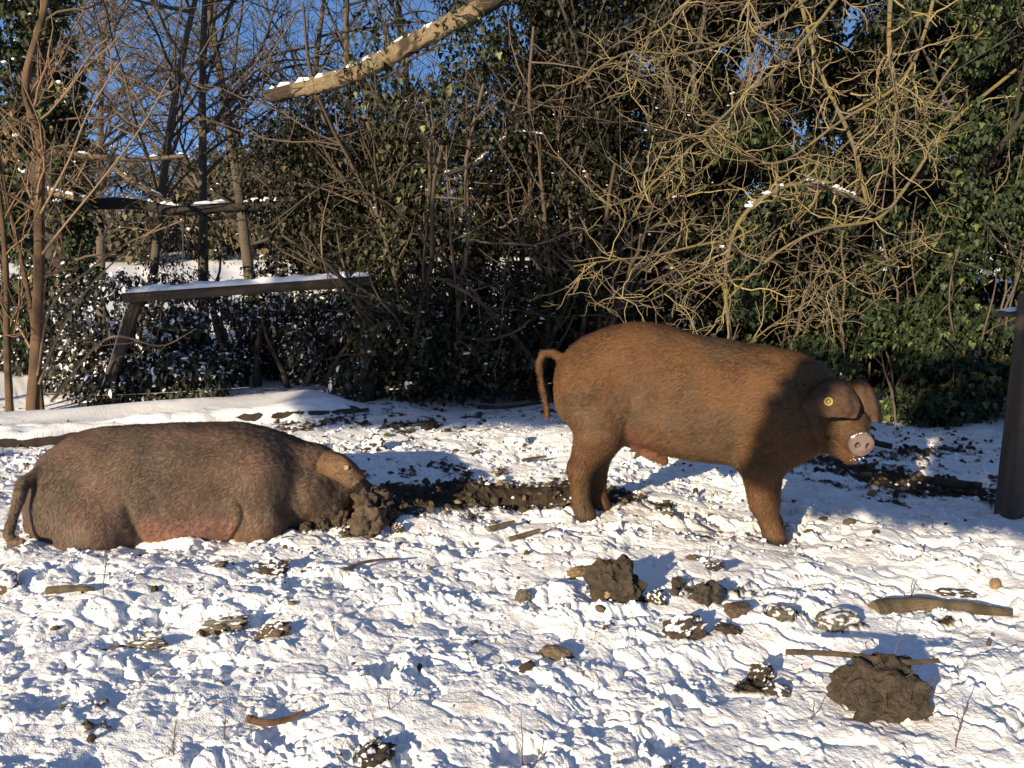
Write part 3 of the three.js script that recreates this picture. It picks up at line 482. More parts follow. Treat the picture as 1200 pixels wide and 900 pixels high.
// --- thicket behind: evergreen shrubs side by side, each its own plant
function shrub(label, x, z, w, h, d, seed, o) {
  const R = rng(seed), y0 = H(x, z), g = base(o.name ?? 'evergreen_shrub', label, 'shrub', V(x, y0, z), 'evergreen shrubs of the overgrown hedge');
  const T = new Tubes(), tips = [];
  for (let i = 0; i < (o.stems ?? 6); i++) { const a = R() * 6.28; grow(T, R, V((R() - .5) * w * .5, -.05, (R() - .5) * d * .4), V(Math.cos(a) * .45, 1.2, Math.sin(a) * .3), h * (.6 + .35 * R()), .035, 3, { step: .2, wob: .5, lift: .1, dens: o.dens ?? 2.4, rmin: .003, col: o.twig ?? darkTwig, shrink: .45 }, tips); }
  T.build('branches', twigMat, g);
  const cl = clumpsIn(R, o.clumps ?? 70, () => {
    let x, y, zz; do { x = R() * 2 - 1; y = R(); zz = R() * 2 - 1; } while (o.mask && !o.mask(x * w / 2, y * h));
    return V(x * w / 2, y * h, zz * d / 2);
  }, o.r0 ?? .16, o.r1 ?? .38);
  const spots = leaves('foliage', g, cl, o.count, o.size, o.col ?? greenDark, { seed: seed + 1, geo: o.geo ?? ivyGeo, keep: o.snow ?? 0, floor: .02, droop: o.droop, tall: o.tall, mat: o.mat });
  if (o.snow) snowBits('snow', g, spots.map(p => p.add(V(0, .012, 0))), o.snowSize ?? .03, seed + 2, .38);
  return g;
}
// x, depth, width, height: the skyline falls to the left
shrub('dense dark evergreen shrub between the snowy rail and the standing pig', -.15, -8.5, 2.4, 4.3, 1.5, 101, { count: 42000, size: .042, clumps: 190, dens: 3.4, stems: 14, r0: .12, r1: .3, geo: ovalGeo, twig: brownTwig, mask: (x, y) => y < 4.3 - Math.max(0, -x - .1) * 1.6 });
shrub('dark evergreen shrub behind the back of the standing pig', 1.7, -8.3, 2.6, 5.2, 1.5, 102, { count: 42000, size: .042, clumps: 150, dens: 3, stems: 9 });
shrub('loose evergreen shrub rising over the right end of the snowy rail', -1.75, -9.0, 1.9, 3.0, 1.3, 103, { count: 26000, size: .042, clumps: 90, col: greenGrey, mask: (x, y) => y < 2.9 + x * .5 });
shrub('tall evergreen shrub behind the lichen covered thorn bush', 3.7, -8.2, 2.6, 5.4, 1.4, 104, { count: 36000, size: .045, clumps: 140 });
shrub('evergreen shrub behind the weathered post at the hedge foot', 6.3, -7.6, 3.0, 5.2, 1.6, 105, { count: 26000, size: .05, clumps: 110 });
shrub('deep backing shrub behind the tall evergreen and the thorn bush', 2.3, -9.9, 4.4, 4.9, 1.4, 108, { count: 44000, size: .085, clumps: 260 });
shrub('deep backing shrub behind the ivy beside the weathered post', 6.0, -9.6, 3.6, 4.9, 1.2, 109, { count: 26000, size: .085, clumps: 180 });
shrub('low tangled shrub hanging over the mud behind the standing pig', .35, -7.5, 2.6, 2.5, .7, 106, { count: 14000, size: .04, clumps: 90, col: greenGrey, snow: .03, snowSize: .018, dens: 3.2, stems: 10, twig: brownTwig, mask: (x, y) => y < 1.1 || n2(x * 1.5, y * 1.5) > -.1 });
shrub('thin vine tangled shrub with pale leaves beside the rail end', -.75, -7.6, 1.2, 3.2, .6, 107, { count: 4200, size: .046, clumps: 45, col: R => { const k = .6 + .7 * R(); return R() < .1 ? [.13 * k, .145 * k, .045 * k] : [.03 * k, .034 * k, .016 * k]; }, dens: 3.4, stems: 9, twig: brownTwig });

// --- ivy over the right end of the hedge
for (const [label, x, z, w, h, d, n, seed] of [['glossy ivy covering the hedge beside the weathered post', 3.75, -6.75, 1.7, 3.3, .5, 17000, 121], ['glossy ivy curtain hanging in the hedge above the head of the standing pig', 2.35, -7.0, 1.5, 2.3, .5, 4200, 122], ['ivy sprawling low over the hedge foot behind the snout of the standing pig', 3.0, -6.5, 2.6, .75, .35, 6000, 123]]) {
  const R = rng(seed), g = base('ivy', label, 'ivy', V(x, H(x, z), z), 'ivy on the hedge'); const T = new Tubes();
  for (let i = 0; i < 12; i++) grow(T, R, V((R() - .5) * w, 0, (R() - .5) * d), V((R() - .5) * .5, 1.4, 0), h * (.4 + .5 * R()), .012, 2, { step: .15, wob: .5, lift: .1, dens: 2.5, rmin: .003, col: brownTwig, shrink: .35 });
  T.build('stems', twigMat, g).userData.kind = 'stuff';
  const cl = clumpsIn(R, Math.round(n / 130), () => { let a, b; do { a = R() - .5; b = R(); } while (n2(a * w * 1.6 + x, b * h * 1.6) < -.15); return V(a * w, b * h, (R() - .5) * d + .1 * n2(a * 4, b * 4)); }, .08, .22);
  leaves('foliage', g, cl, n, .042, greenIvy, { seed: seed + 5, geo: ivyGeo, floor: .01, droop: 1.15 });
}

// --- thorn bush with lichen on its twigs, sunlit in front of the dark hedge
{
  const g = base('thorn_bush', 'leafless thorn bush with yellow lichen on its tangled sunlit twigs', 'bush', V(1.75, 0, -6.3)), o = g.position, R = rng(201), T = new Tubes(), TT = new Tubes(), S = [];
  const main = (pts, r0, r1, dens, zz = 0) => {
    const c = curve(pts.map(([px, py, z]) => atZ(px, py, z + zz).sub(o)), pts.length * 5), col = (p) => n3(p.x * 5, p.y * 5, p.z * 5) > .05 ? [.24, .185, .065] : [.18, .145, .085];
    T.path(c, f => .8 * mixf(r0, r1, f) * (1 + .15 * n2(f * 20, r0 * 900)), 8, col, .15);
    for (let i = 0; i < dens; i++) {
      const f = .05 + .95 * R(), k = Math.min(c.length - 2, Math.floor(f * (c.length - 1))), m = c[k + 1].clone().sub(c[k]).normalize();
      const dd = m.multiplyScalar(.5 * (R() < .75 ? 1 : -1)).add(V((R() - .5) * 2, (R() - .55) * 2, (R() - .35) * .9)).normalize();
      grow(TT, R, c[k].clone(), dd, .22 + .42 * R(), Math.max(.0045, mixf(r0, r1, f) * .45), 2, { step: .05, wob: .95, lift: -.05, dens: 7, rmin: .0018, col: lichenTwig, shrink: .5, flat: .7 });
    }
    return c;
  };
  const A = main([[1013, 236, -6.5], [985, 226, -6.4], [955, 216, -6.3], [925, 217, -6.25], [900, 228, -6.2], [880, 243, -6.2], [862, 268, -6.2], [853, 300, -6.2], [850, 340, -6.2], [857, 405, -6.2], [862, 470, -6.25]], .026, .017, 26);
  for (let k = 2; k < A.length * .55; k++) for (let q = 0; q < 7; q++) if (n2(k * .35, 7) > .05) S.push(A[k].clone().add(V((R() - .5) * .05, .022 + R() * .008, (R() - .5) * .03)));
  main([[862, 280, -6.2], [820, 287, -6.15], [765, 300, -6.1], [715, 305, -6.0], [672, 312, -5.95]], .014, .005, 16);
  main([[858, 300, -6.2], [812, 322, -6.1], [760, 352, -6.0], [716, 348, -5.9]], .012, .004, 14);
  main([[853, 350, -6.2], [905, 300, -6.15], [960, 270, -6.2], [1030, 255, -6.3], [1065, 215, -6.4], [1110, 150, -6.5], [1190, 82, -6.6]], .012, .016, 22);
  main([[1046, -40, -6.5], [1042, 55, -6.45], [1051, 110, -6.4], [1047, 165, -6.4], [1050, 250, -6.35]], .022, .008, 16);
  main([[1010, -40, -6.5], [935, 55, -6.35], [870, 115, -6.25], [800, 182, -6.1], [742, 232, -6.0], [690, 246, -5.95]], .018, .005, 26);
  main([[985, -30, -6.5], [900, 28, -6.4], [810, 62, -6.3], [735, 62, -6.2], [700, 80, -6.1]], .016, .005, 22);
  main([[1105, -40, -6.6], [1062, 88, -6.5], [985, 142, -6.35], [905, 192, -6.2], [840, 160, -6.1], [770, 168, -6.0]], .018, .005, 26);
  main([[880, -30, -6.4], [876, 40, -6.35], [880, 85, -6.3], [850, 150, -6.2]], .016, .006, 14);
  main([[830, -30, -6.5], [790, 20, -6.4], [760, 50, -6.3], [742, 110, -6.2]], .014, .005, 14);
  main([[1190, 0, -6.7], [1130, 60, -6.6], [1085, 130, -6.5], [1090, 190, -6.4]], .014, .006, 16);
  main([[985, 390, -6.4], [990, 330, -6.35], [986, 285, -6.3], [995, 240, -6.3]], .011, .006, 10);
  main([[1060, 310, -6.5], [1042, 295, -6.4], [1080, 280, -6.4], [1116, 271, -6.4]], .009, .004, 6);
  main([[855, 420, -6.2], [900, 385, -6.15], [945, 355, -6.1], [992, 330, -6.1]], .010, .004, 12);
  main([[930, -30, -6.7], [960, 80, -6.6], [1000, 170, -6.5], [1016, 240, -6.5]], .020, .016, 14, 0);
  T.build('stems', woodMat, g); TT.build('twigs', twigMat, g); snowBits('snow', g, S, .016, 205, .7);
  // twiggy back growth, deeper in the bush
  const B = new Tubes(); for (let i = 0; i < 34; i++) { const p = atZ(700 + R() * 480, -20 + R() * 400, -6.9 - R() * .5).sub(o); grow(B, R, p, V(R() - .5, R() - .3, .3), .5 + .5 * R(), .009, 2, { step: .08, wob: .7, lift: 0, dens: 4.5, rmin: .0018, col: lichenTwig, shrink: .5 }); } B.build('back_twigs', twigMat, g);
}

// --- saplings at the left edge
function sapling(label, pts, r, seed, side) {
  const w = pts.map(([px, py, z]) => atZ(px, py, z)), o = w[0].clone(); o.y = H(o.x, o.z); w[0].y = o.y - .05; const g = base('sapling', label, 'sapling', o, 'reddish saplings by the fence'), R = rng(seed), T = new Tubes(), TT = new Tubes(), tips = [];
  const c = curve(w.map(p => p.sub(o)), 40); T.path(c, f => mixf(r, r * .38, f), 12, (p) => { const k = .78 + .35 * n3(p.x * 9, p.y * 14, p.z * 9) + .25 * n3(p.x * 30, p.y * 50, p.z * 30); return [.20 * k, .122 * k, .068 * k]; }, .14); T.build('trunk', barkMat, g);
  for (let i = 0; i < side; i++) { const k = 5 + Math.floor(R() * (c.length - 7)); grow(TT, R, c[k].clone(), V((R() - .45) * 2, .5 + R(), (R() - .5)), .5 + .7 * R(), r * .22, 2, { step: .1, wob: .6, lift: .1, dens: 3.6, rmin: .0026, col: redTwig, shrink: .5 }, tips); }
  TT.build('branches', twigMat, g);
  const pts2 = tips.filter((_, i) => i % 40 === 0); const cl = pts2.map(p => [p.x, p.y, p.z, .05, 1]); if (cl.length) leaves('dry_leaves', g, cl, cl.length * 2, .075, R => { const k = .6 + .7 * R(); return [.22 * k, .15 * k, .05 * k]; }, { seed, geo: ovalGeo, mat: dullLeafMat, droop: 1.5 });
  return g;
}
sapling('thickest reddish sapling standing in front of the leaning fence post', [[37, 490, -6.9], [42, 420, -6.88], [46, 330, -6.85], [46, 230, -6.85], [48, 170, -6.8], [30, 100, -6.75], [50, 20, -6.7], [66, -60, -6.7]], .05, 301, 18);
sapling('slim reddish sapling next to the thickest one', [[9, 460, -7.0], [8, 400, -6.95], [6, 300, -6.9], [-4, 200, -6.85], [-20, 60, -6.8]], .032, 302, 12);
sapling('thin slanting sapling leaning towards the thickest one', [[44, 420, -7.05], [36, 360, -7.0], [24, 300, -6.95], [10, 240, -6.9], [-8, 150, -6.85]], .024, 303, 14);
{ // bent pale suckers arching to the right
  const g = base('bent_sucker', 'thin bent suckers arching from the saplings over the snowy rail', 'branch', atZ(48, 470, -6.8)), o = g.position, R = rng(310);
  for (const p of [[[44, 440, -6.85], [60, 360, -6.75], [100, 320, -6.65], [150, 285, -6.6], [215, 258, -6.6]], [[46, 450, -6.85], [70, 390, -6.7], [110, 330, -6.6], [160, 285, -6.55], [190, 262, -6.55]], [[48, 300, -6.85], [75, 265, -6.7], [120, 210, -6.6], [165, 150, -6.5], [200, 90, -6.4]], [[48, 250, -6.8], [80, 190, -6.7], [105, 130, -6.6], [150, 60, -6.5]], [[60, 470, -6.85], [130, 395, -6.6], [190, 405, -6.5], [230, 385, -6.45]]]) {
    const T = new Tubes(), c = curve(p.map(q => atZ(...q).sub(o)), 20); T.path(c, f => mixf(.011, .004, f), 6, [.2, .14, .085]);
    for (let i = 0; i < 7; i++) { const k = 3 + Math.floor(R() * 16); grow(T, R, c[k].clone(), V(R() - .4, R() - .3, R() - .5), .25 + .3 * R(), .004, 1, { step: .08, wob: .5, lift: .05, dens: 4, rmin: .0022, col: redTwig }); }
    T.build('stem', twigMat, g);
  }
}

// --- ivy clad tree at the left, and bare trees against the sky
{
  const p0 = V(-4.55, 0, -8.6); p0.y = H(p0.x, p0.z); const g = base('ivy_clad_tree', 'tall tree trunk wrapped in ivy behind the reddish saplings', 'tree', p0), R = rng(401), T = new Tubes(), B = new Tubes();
  const c = curve([V(0, -.1, 0), V(.02, 1.2, 0), V(-.05, 2.6, .05), V(.05, 4, 0), V(0, 5.5, 0)], 30); T.path(c, f => mixf(.2, .13, f), 14, [.07, .058, .045], .12); T.build('trunk', woodMat, g);
  for (let i = 0; i < 34; i++) { const k = 6 + Math.floor(R() * 24); grow(B, R, c[k].clone(), V((R() - .4) * 2, .3 + R() * .7, (R() - .2) * 1.4), .7 + .9 * R(), .018, 3, { step: .14, wob: .45, lift: .05, dens: 3, rmin: .0028, col: brownTwig, shrink: .45 }); }
  B.build('branches', twigMat, g);
  const cl = clumpsIn(R, 110, () => { const a = R() * 6.28, y = .1 + R() * 5, r = .15 + .22 * R(); return V(Math.cos(a) * r, y, Math.sin(a) * r + .05); }, .1, .26); const sp = leaves('foliage', g, cl, 13000, .055, greenIvy, { seed: 402, keep: .02 });
  snowBits('snow', g, sp.filter(p => p.z > 0).map(p => p.add(V(0, .02, .03))), .035, 403);
}
function bareTree(label, px, z, hgt, r, seed, lean, col = brownTwig, n = 24, lvl = 3) {
  const x = atZ(px, 400, z).x, p0 = V(x, H(x, z), z), g = base('bare_tree', label, 'tree', p0, 'leafless trees beyond the fence'), R = rng(seed), T = new Tubes(), B = new Tubes();
  const c = curve([V(0, -.1, 0), V(lean * .2, hgt * .3, 0), V(lean * .55, hgt * .65, .1), V(lean, hgt, 0)], 24); T.path(c, f => mixf(r, r * .3, f), 9, [.11, .088, .06], .1); T.build('trunk', woodMat, g);
  for (let i = 0; i < n; i++) { const k = 6 + Math.floor(R() * 18); grow(B, R, c[k].clone(), V((R() - .5) * 2.4, .25 + R(), (R() - .5) * 1.4), (1.1 + 1.2 * R()) * hgt / 5, r * .3, lvl, { step: .2, wob: .5, lift: .05, dens: 3.9, rmin: .0026, col, shrink: .5 }); }
  B.build('branches', twigMat, g); return g;
}
bareTree('leafless tree with a slender lichen greyed trunk beyond the rail', 238, -10.5, 5.5, .07, 501, .4);
bareTree('leafless tree bowing across the sky beside the ivy clad trunk', 170, -10, 5.2, .06, 502, 1.2);
bareTree('dark leafless tree just behind the broken trunk', 415, -11, 6, .065, 503, .05, darkTwig);
bareTree('leafless tree with crooked dark limbs beyond the snowy field edge', 300, -12, 6, .09, 504, -.6, darkTwig);
bareTree('spindly leafless tree in the sky gap under the broken trunk', 350, -13, 6.2, .07, 505, .8);
bareTree('leafless tree at the corner behind the saplings', 40, -11.5, 6, .09, 506, .8);
bareTree('leafless tree rising behind the loose evergreen shrub', 500, -12.5, 6.5, .08, 507, -.5, darkTwig);
bareTree('bushy leafless tree standing in the snowy field edge', 120, -14, 6, .08, 508, .6, darkTwig);
// broken trunk lodged in the hedge, snow along its top
{
  const g = base('broken_trunk', 'broken pale tree trunk lodged across the hedge with snow on top', 'log', atZ(420, 85, -7.6)), o = g.position, R = rng(520), T = new Tubes(), S = [];
  const c = curve([[316, 113, -7.9], [345, 106, -7.85], [385, 97, -7.75], [430, 80, -7.65], [470, 58, -7.55], [510, 38, -7.5], [560, 10, -7.5], [620, -30, -7.6]].map(q => atZ(...q).sub(o)), 60);
  T.path(c, f => (.062 + .022 * f) * (f < .015 ? .55 : 1) * (1 + .06 * n2(f * 14, 2)), 18, (p, ny, f) => { const k = .8 * n3(p.x * 4.5, p.y * 4.5, p.z * 4.5) + .7 * n3(p.x * 16, p.y * 16 + ny * 3, p.z * 16); return f < .14 || k > .55 || f > .55 && k > .1 ? [.085, .06, .034] : k > .3 ? [.19, .14, .08] : [.36, .27, .16]; }, .24);
  snowRuns('snow', g, curve(c.slice(0, 46), 120), .052, .042, .038, 5.2, .62);
  for (let i = 0; i < 14; i++) { const a = R() * 6.28; T.path([c[1].clone().add(V(0, Math.sin(a) * .04, Math.cos(a) * .04)), c[0].clone().add(V(-.03 - .08 * R(), Math.sin(a) * .035, Math.cos(a) * .035))], f => mixf(.016, .003, f), 5, [.2, .14, .08]); }
  T.build('trunk', barkMat, g);
  const B = new Tubes(); for (let i = 0; i < 16; i++) { const k = 8 + Math.floor(R() * 50); grow(B, R, c[k].clone(), V((R() - .5) * 2, (R() - .3) * 2, R()), .3 + .4 * R(), .007, 2, { step: .08, wob: .5, lift: .05, dens: 4, rmin: .0024, col: brownTwig }); } B.build('twigs', twigMat, g);
}
// snowy boughs lying across the gap
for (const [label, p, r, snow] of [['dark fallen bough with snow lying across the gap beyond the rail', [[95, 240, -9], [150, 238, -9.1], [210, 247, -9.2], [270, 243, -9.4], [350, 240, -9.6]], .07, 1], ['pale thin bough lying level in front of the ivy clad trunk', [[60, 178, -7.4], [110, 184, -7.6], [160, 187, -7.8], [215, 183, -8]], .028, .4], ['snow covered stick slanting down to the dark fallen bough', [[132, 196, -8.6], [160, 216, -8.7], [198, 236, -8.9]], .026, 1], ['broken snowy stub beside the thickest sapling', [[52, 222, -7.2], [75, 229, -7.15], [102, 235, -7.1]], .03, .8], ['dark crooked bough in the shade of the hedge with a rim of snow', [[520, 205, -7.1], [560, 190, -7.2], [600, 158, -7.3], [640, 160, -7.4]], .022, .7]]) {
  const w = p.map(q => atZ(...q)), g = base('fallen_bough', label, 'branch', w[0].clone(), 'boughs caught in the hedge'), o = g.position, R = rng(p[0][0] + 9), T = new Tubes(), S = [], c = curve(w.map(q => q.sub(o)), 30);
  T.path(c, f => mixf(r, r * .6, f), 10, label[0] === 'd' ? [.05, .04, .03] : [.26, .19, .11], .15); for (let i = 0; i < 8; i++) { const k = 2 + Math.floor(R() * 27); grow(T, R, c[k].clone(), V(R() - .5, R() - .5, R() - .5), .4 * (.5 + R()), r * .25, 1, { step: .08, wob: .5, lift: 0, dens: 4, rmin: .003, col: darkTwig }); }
  T.build('wood', woodMat, g); snowRuns('snow', g, curve(c, 90), r * .72, r * .7, r * .45 + .006, p[0][0] * .13, .35 + .3 * snow);
}
// --- snow laden brambles under and beyond the rail
function bramble(label, x, z, w, h, d, n, seed, snow, size = .06) { return shrub(label, x, z, w, h, d, seed, { name: 'bramble', count: Math.round(n * 1.25), size, clumps: 60, col: R => { const k = .5 + R(); return R() < snow * .5 ? [.8, .8, .82] : R() < .2 ? [.07 * k, .06 * k, .04 * k] : [.03 * k, .034 * k, .022 * k]; }, r0: .1, r1: .24, snow: snow * .9, snowSize: .02, stems: 14, dens: 3.2, twig: brownTwig, geo: ovalGeo, tall: .8 }); }
bramble('snow laden bramble filling the space under the rail', -2.3, -8.3, 2.4, 1.0, .9, 11000, 601, .17, .045);
bramble('snow laden bramble spilling over the left end of the rail', -3.7, -8.1, 1.3, 1.05, .8, 6500, 602, .24, .055);
bramble('snow dusted bramble at the foot of the leaning fence post', -3.25, -7.5, 1.2, .32, .4, 2600, 603, .16);
bramble('snow dusted bramble beside the dark post under the rail end', -.95, -7.75, 1.2, .85, .5, 4500, 604, .12);
bramble('bramble behind the ivy clad tree at the field edge', -5.6, -9.2, 1.6, 1.6, .9, 6500, 605, .1);
bramble('brown bramble screen at the edge of the snowy field', -2.6, -10.2, 3.4, 1.45, .5, 4200, 606, .04, .035);
// --- far off shrubs on the snowy slope
for (const [px, z, w, h, seed] of [[60, -26, 6, 3.4, 701], [190, -30, 7, 3.2, 702], [290, -27, 6, 3.0, 703], [390, -31, 7, 3.3, 704], [500, -28, 7, 3.4, 705], [-60, -30, 8, 4, 706]]) {
  const x = atZ(px, 300, z).x; shrub('brownish shrub of the far hedgerow on the snowy slope', x, z, w, h, 1.6, seed, { name: 'distant_shrub', count: 7000, size: .15, clumps: 60, r0: .35, r1: .7, stems: 14, dens: 1.6, twig: brownTwig, snow: .03, snowSize: .08, col: R => { const k = .5 + R(); return R() < .5 ? [.10 * k, .075 * k, .04 * k] : [.06 * k, .062 * k, .03 * k]; }, mat: dullLeafMat }).userData.group = 'far hedgerow shrubs';
}
// --- two unseen evergreen trees added behind the camera, crowns shaped to shade the hedge foot
{
  const ZO = 1.7, R = rng(800), back = P => { const t = (ZO - P.z) / SUN.z; return P.clone().addScaledVector(SUN, t); };
  const lit = O => { const t = (ZO + 4.0) / SUN.z, q = O.clone().addScaledVector(SUN, -t);      // leave gaps where the sun reaches the pigs
    if (q.y < 1.16 && q.x > -.15 && q.x < 1.28 + (q.y - .3) * .45) return true; if (q.y < .62 && q.x < -.5 && q.x > -2.6) return true;
    if (q.x > 1.54 && q.x < 1.88 && q.y > .24 && q.y < .70) return true; if (q.y < .22) return q.x < 1.40; return false; };
  const A = [], B = [];
  for (let i = 0; i < 5200; i++) { const x = 1.15 + R() * 4.2, z0 = -4.70 + (x - .58) * .39; A.push(back(V(x, 0, mixf(z0, -7, R())))); }
  for (let i = 0; i < 500; i++) A.push(back(V(1.1 + R() * .45, .25 + R() * .6, -3.88)));
  for (let i = 0; i < 900; i++) A.push(back(V(.3 + R() * 5, R() * .5, -6.7)));
  for (let i = 0; i < 1500; i++) B.push(back(V(-3.1 + R() * 4.6, R() * 1.0, -7.9)));
  for (let i = 0; i < 700; i++) B.push(back(V(-1.7 + R() * 2.6, .1, -6.2 - R() * 1.3)));
  for (let i = 0; i < 700; i++) B.push(back(V(-.6 + R() * 2, R() * 1.5, -7.6)));
  for (const [label, x, pts, seed] of [['unseen evergreen tree added to shade the hedge foot on the side of the standing pig', .35, A, 801], ['unseen evergreen tree added to shade the snowy rail and brambles', -10.6, B, 802]]) {
    const z = ZO + .35, g = base('added_shade_tree', label, 'tree', V(x, H(x, z), z), 'added evergreen trees behind the viewer'), o = g.position, T = new Tubes(), Rr = rng(seed);
    const ok = pts.filter(p => !lit(p)); let cx = 0, cy = 0; ok.forEach(p => { cx += p.x / ok.length; cy += p.y / ok.length; });
    T.path(curve([V(0, -.1, 0), V(.05, 1.4, 0), V(-.1, 3, .1), V(.1, 5, .2)], 16), f => mixf(.15, .06, f), 10, [.1, .08, .06], .1);
    T.path(curve([V(0, 1.6, .1), V((cx - x) * .5, cy - o.y + .25, .1), V((cx - x) * 1.3, cy - o.y + .1, 0)], 14), f => mixf(.07, .02, f), 8, [.1, .08, .06], .1); T.build('trunk', woodMat, g);
    leaves('crown', g, ok.map(p => [p.x - x, p.y - o.y, p.z - z + (Rr() - .5) * .08, .035 + .02 * Rr(), 1]), Math.round(ok.length * 16), .042, greenDark, { seed });
  }
}
// ---------------------------------------------------------------- fence, logs, clods and sticks
function plank(a, b, wid, thk, col, seg = 24, seed = 1) {   // weathered squared timber from a to b, wid = height, thk = depth
  const g = new THREE.BoxGeometry(a.distanceTo(b), wid, thk, seg, 4, 4), p = g.attributes.position, c = new Float32Array(p.count * 3);
  for (let i = 0; i < p.count; i++) { const x = p.getX(i), y = p.getY(i), z = p.getZ(i), k = .003 * n3(x * 5 + seed, y * 30, z * 30); const e = Math.abs(y) > wid * .49 && Math.abs(z) > thk * .49 ? .88 : 1; p.setXYZ(i, x, (y + k) * e, (z + k) * e); const t = .75 + .35 * n3(x * 1.2 + seed, y * 45, z * 45) + .15 * n3(x * 20, y * 60, z * 60); c.set([col[0] * t, col[1] * t, col[2] * t], i * 3); }
  g.setAttribute('color', new THREE.BufferAttribute(c, 3)); g.computeVertexNormals();
  const m = new THREE.Matrix4().makeBasis(b.clone().sub(a).normalize(), ...(() => { const x = b.clone().sub(a).normalize(), z = V(0, 0, 1).addScaledVector(x, -x.z).normalize(), y = z.clone().cross(x); return [y, z]; })()); m.setPosition(a.clone().add(b).multiplyScalar(.5)); g.applyMatrix4(m); return g;
}
function snowStrip(pts, w, h, seed, sides = 9) { // a soft ridge of snow along a polyline, flat underneath
  const P = [], I = [], N = pts.length; const side = i => { const t = pts[Math.min(N - 1, i + 1)].clone().sub(pts[Math.max(0, i - 1)]); return V(-t.z, 0, t.x).normalize(); };
  for (let i = 0; i < N; i++) { const s = side(i), e = Math.min(1, .25 + Math.min(i, N - 1 - i) * .35); for (let k = 0; k <= sides; k++) { const a = Math.PI * k / sides, hh = h * e * (1 + .32 * n2(i * .09 + seed, k * .16) + .1 * n2(i * .31, seed + k * .3)), ww = w * (1 + .14 * n2(i * .12, seed + k * .2)); P.push(pts[i].x + s.x * Math.cos(a) * ww, pts[i].y + Math.sin(a) ** .6 * hh, pts[i].z + s.z * Math.cos(a) * ww); } }
  for (let i = 0; i < N - 1; i++) for (let k = 0; k < sides; k++) { const q = i * (sides + 1) + k, r = q + sides + 1; I.push(q, q + 1, r, q + 1, r + 1, r); }
  const g = new THREE.BufferGeometry(); g.setAttribute('position', new THREE.Float32BufferAttribute(P, 3)); g.setAttribute('uv', new THREE.Float32BufferAttribute(P.flatMap((_, i) => i % 3 === 0 ? [P[i] / .3, P[i + 2] / .3] : []), 2)); g.setIndex(I); g.computeVertexNormals(); return g;
}
const lerpPts = (a, b, n) => Array.from({ length: n + 1 }, (_, i) => a.clone().lerp(b, i / n));
{
  const o = atZ(122, 455, -7.35); o.y = H(o.x, o.z); const f = base('fence', 'weathered timber fence with a thick cap of snow on its top rail', 'fence', o), Lc = p => p.sub(o);
  const a = Lc(atZ(146, 349, -7.3)), b = Lc(atZ(436, 329, -7.42)); mesh('rail', plank(a, b, .085, .10, [.085, .062, .038], 40), woodMat, f);
  mesh('rail_snow', snowStrip(lerpPts(a.clone().add(V(.02, .041, 0)), b.clone().add(V(-.02, .041, 0)), 70), .056, .045, 4), snowMat, f);
  mesh('post', plank(Lc(atZ(118, 480, -7.36)), Lc(atZ(161, 352, -7.40)), .095, .08, [.085, .064, .04], 30, 5), woodMat, f);
  mesh('post', plank(Lc(atZ(431, 480, -7.54)), Lc(atZ(430, 332, -7.54)), .13, .11, [.04, .033, .026], 30, 9), twigMat, f);  // same timber as the leaning post, with shade put into its darker colour
  const W = new Tubes().path(curve([atZ(-90, 455, -7.2), atZ(60, 461, -7.2), atZ(120, 463, -7.25), atZ(230, 458, -7.3), atZ(292, 454, -7.35)].map(Lc), 30), () => .0022, 5, [.35, .33, .3]); W.build('wire', twigMat, f);
  const tape = new Tubes().path(curve([atZ(150, 352, -7.3), atZ(136, 400, -7.28), atZ(124, 440, -7.26), atZ(112, 470, -7.24)].map(Lc), 20), () => .005, 5, [.5, .48, .45]); tape.build('wire', twigMat, f);
}
{
  const o = G(1190, 602); const f = base('gate_post', 'broad weathered post leaning beside the shaded snow with a stub of rail', 'post', o), Lc = p => p.sub(o);
  const p0 = atZ(1189, 615, o.z), p1 = atZ(1220, 345, o.z - .02); mesh('post', plank(Lc(p0), Lc(p1), .17, .15, [.13, .092, .06], 40, 3), woodMat, f);
  const r0 = Lc(atZ(1172, 368, o.z - .12)), r1 = Lc(atZ(1330, 360, o.z - .3)); mesh('rail', plank(r0, r1, .03, .09, [.11, .09, .065], 14, 6), twigMat, f); mesh('rail_snow', snowStrip(lerpPts(r0.clone().add(V(0, .014, 0)), r1.clone().add(V(0, .014, 0)), 24), .045, .018, 8), snowMat, f);
}
// long log under a thick bolster of snow, behind the lying pig
{
  const pts = [[-60, 530, -5.55], [0, 522, -5.7], [80, 514, -5.95], [160, 505, -6.2], [240, 498, -6.45], [330, 489, -6.7], [385, 486, -6.85], [432, 484, -6.95]].map(q => atZ(...q)); const o = V(pts[1].x, 0, pts[1].z), g = base('snowy_log', 'long fallen log behind the lying pig, bolstered with smooth snow', 'log', o), T = new Tubes();
  const c = curve(pts.map(p => p.sub(o).add(V(0, .0, 0))), 70); T.path(c, f => .062 * (f > .97 ? .7 : 1), 12, p => { const k = .6 + .4 * n3(p.x * 8, p.y * 8, p.z * 8); return [.10 * k, .07 * k, .045 * k]; }, .16); T.build('trunk', woodMat, g);
  mesh('snow', snowStrip(c.slice(0, 66).map((p, i) => p.clone().add(V(.02, .035 + .008 * n2(i * .3, 2), -.06))), .085, .065, 3, 14), snowMat, g);
}
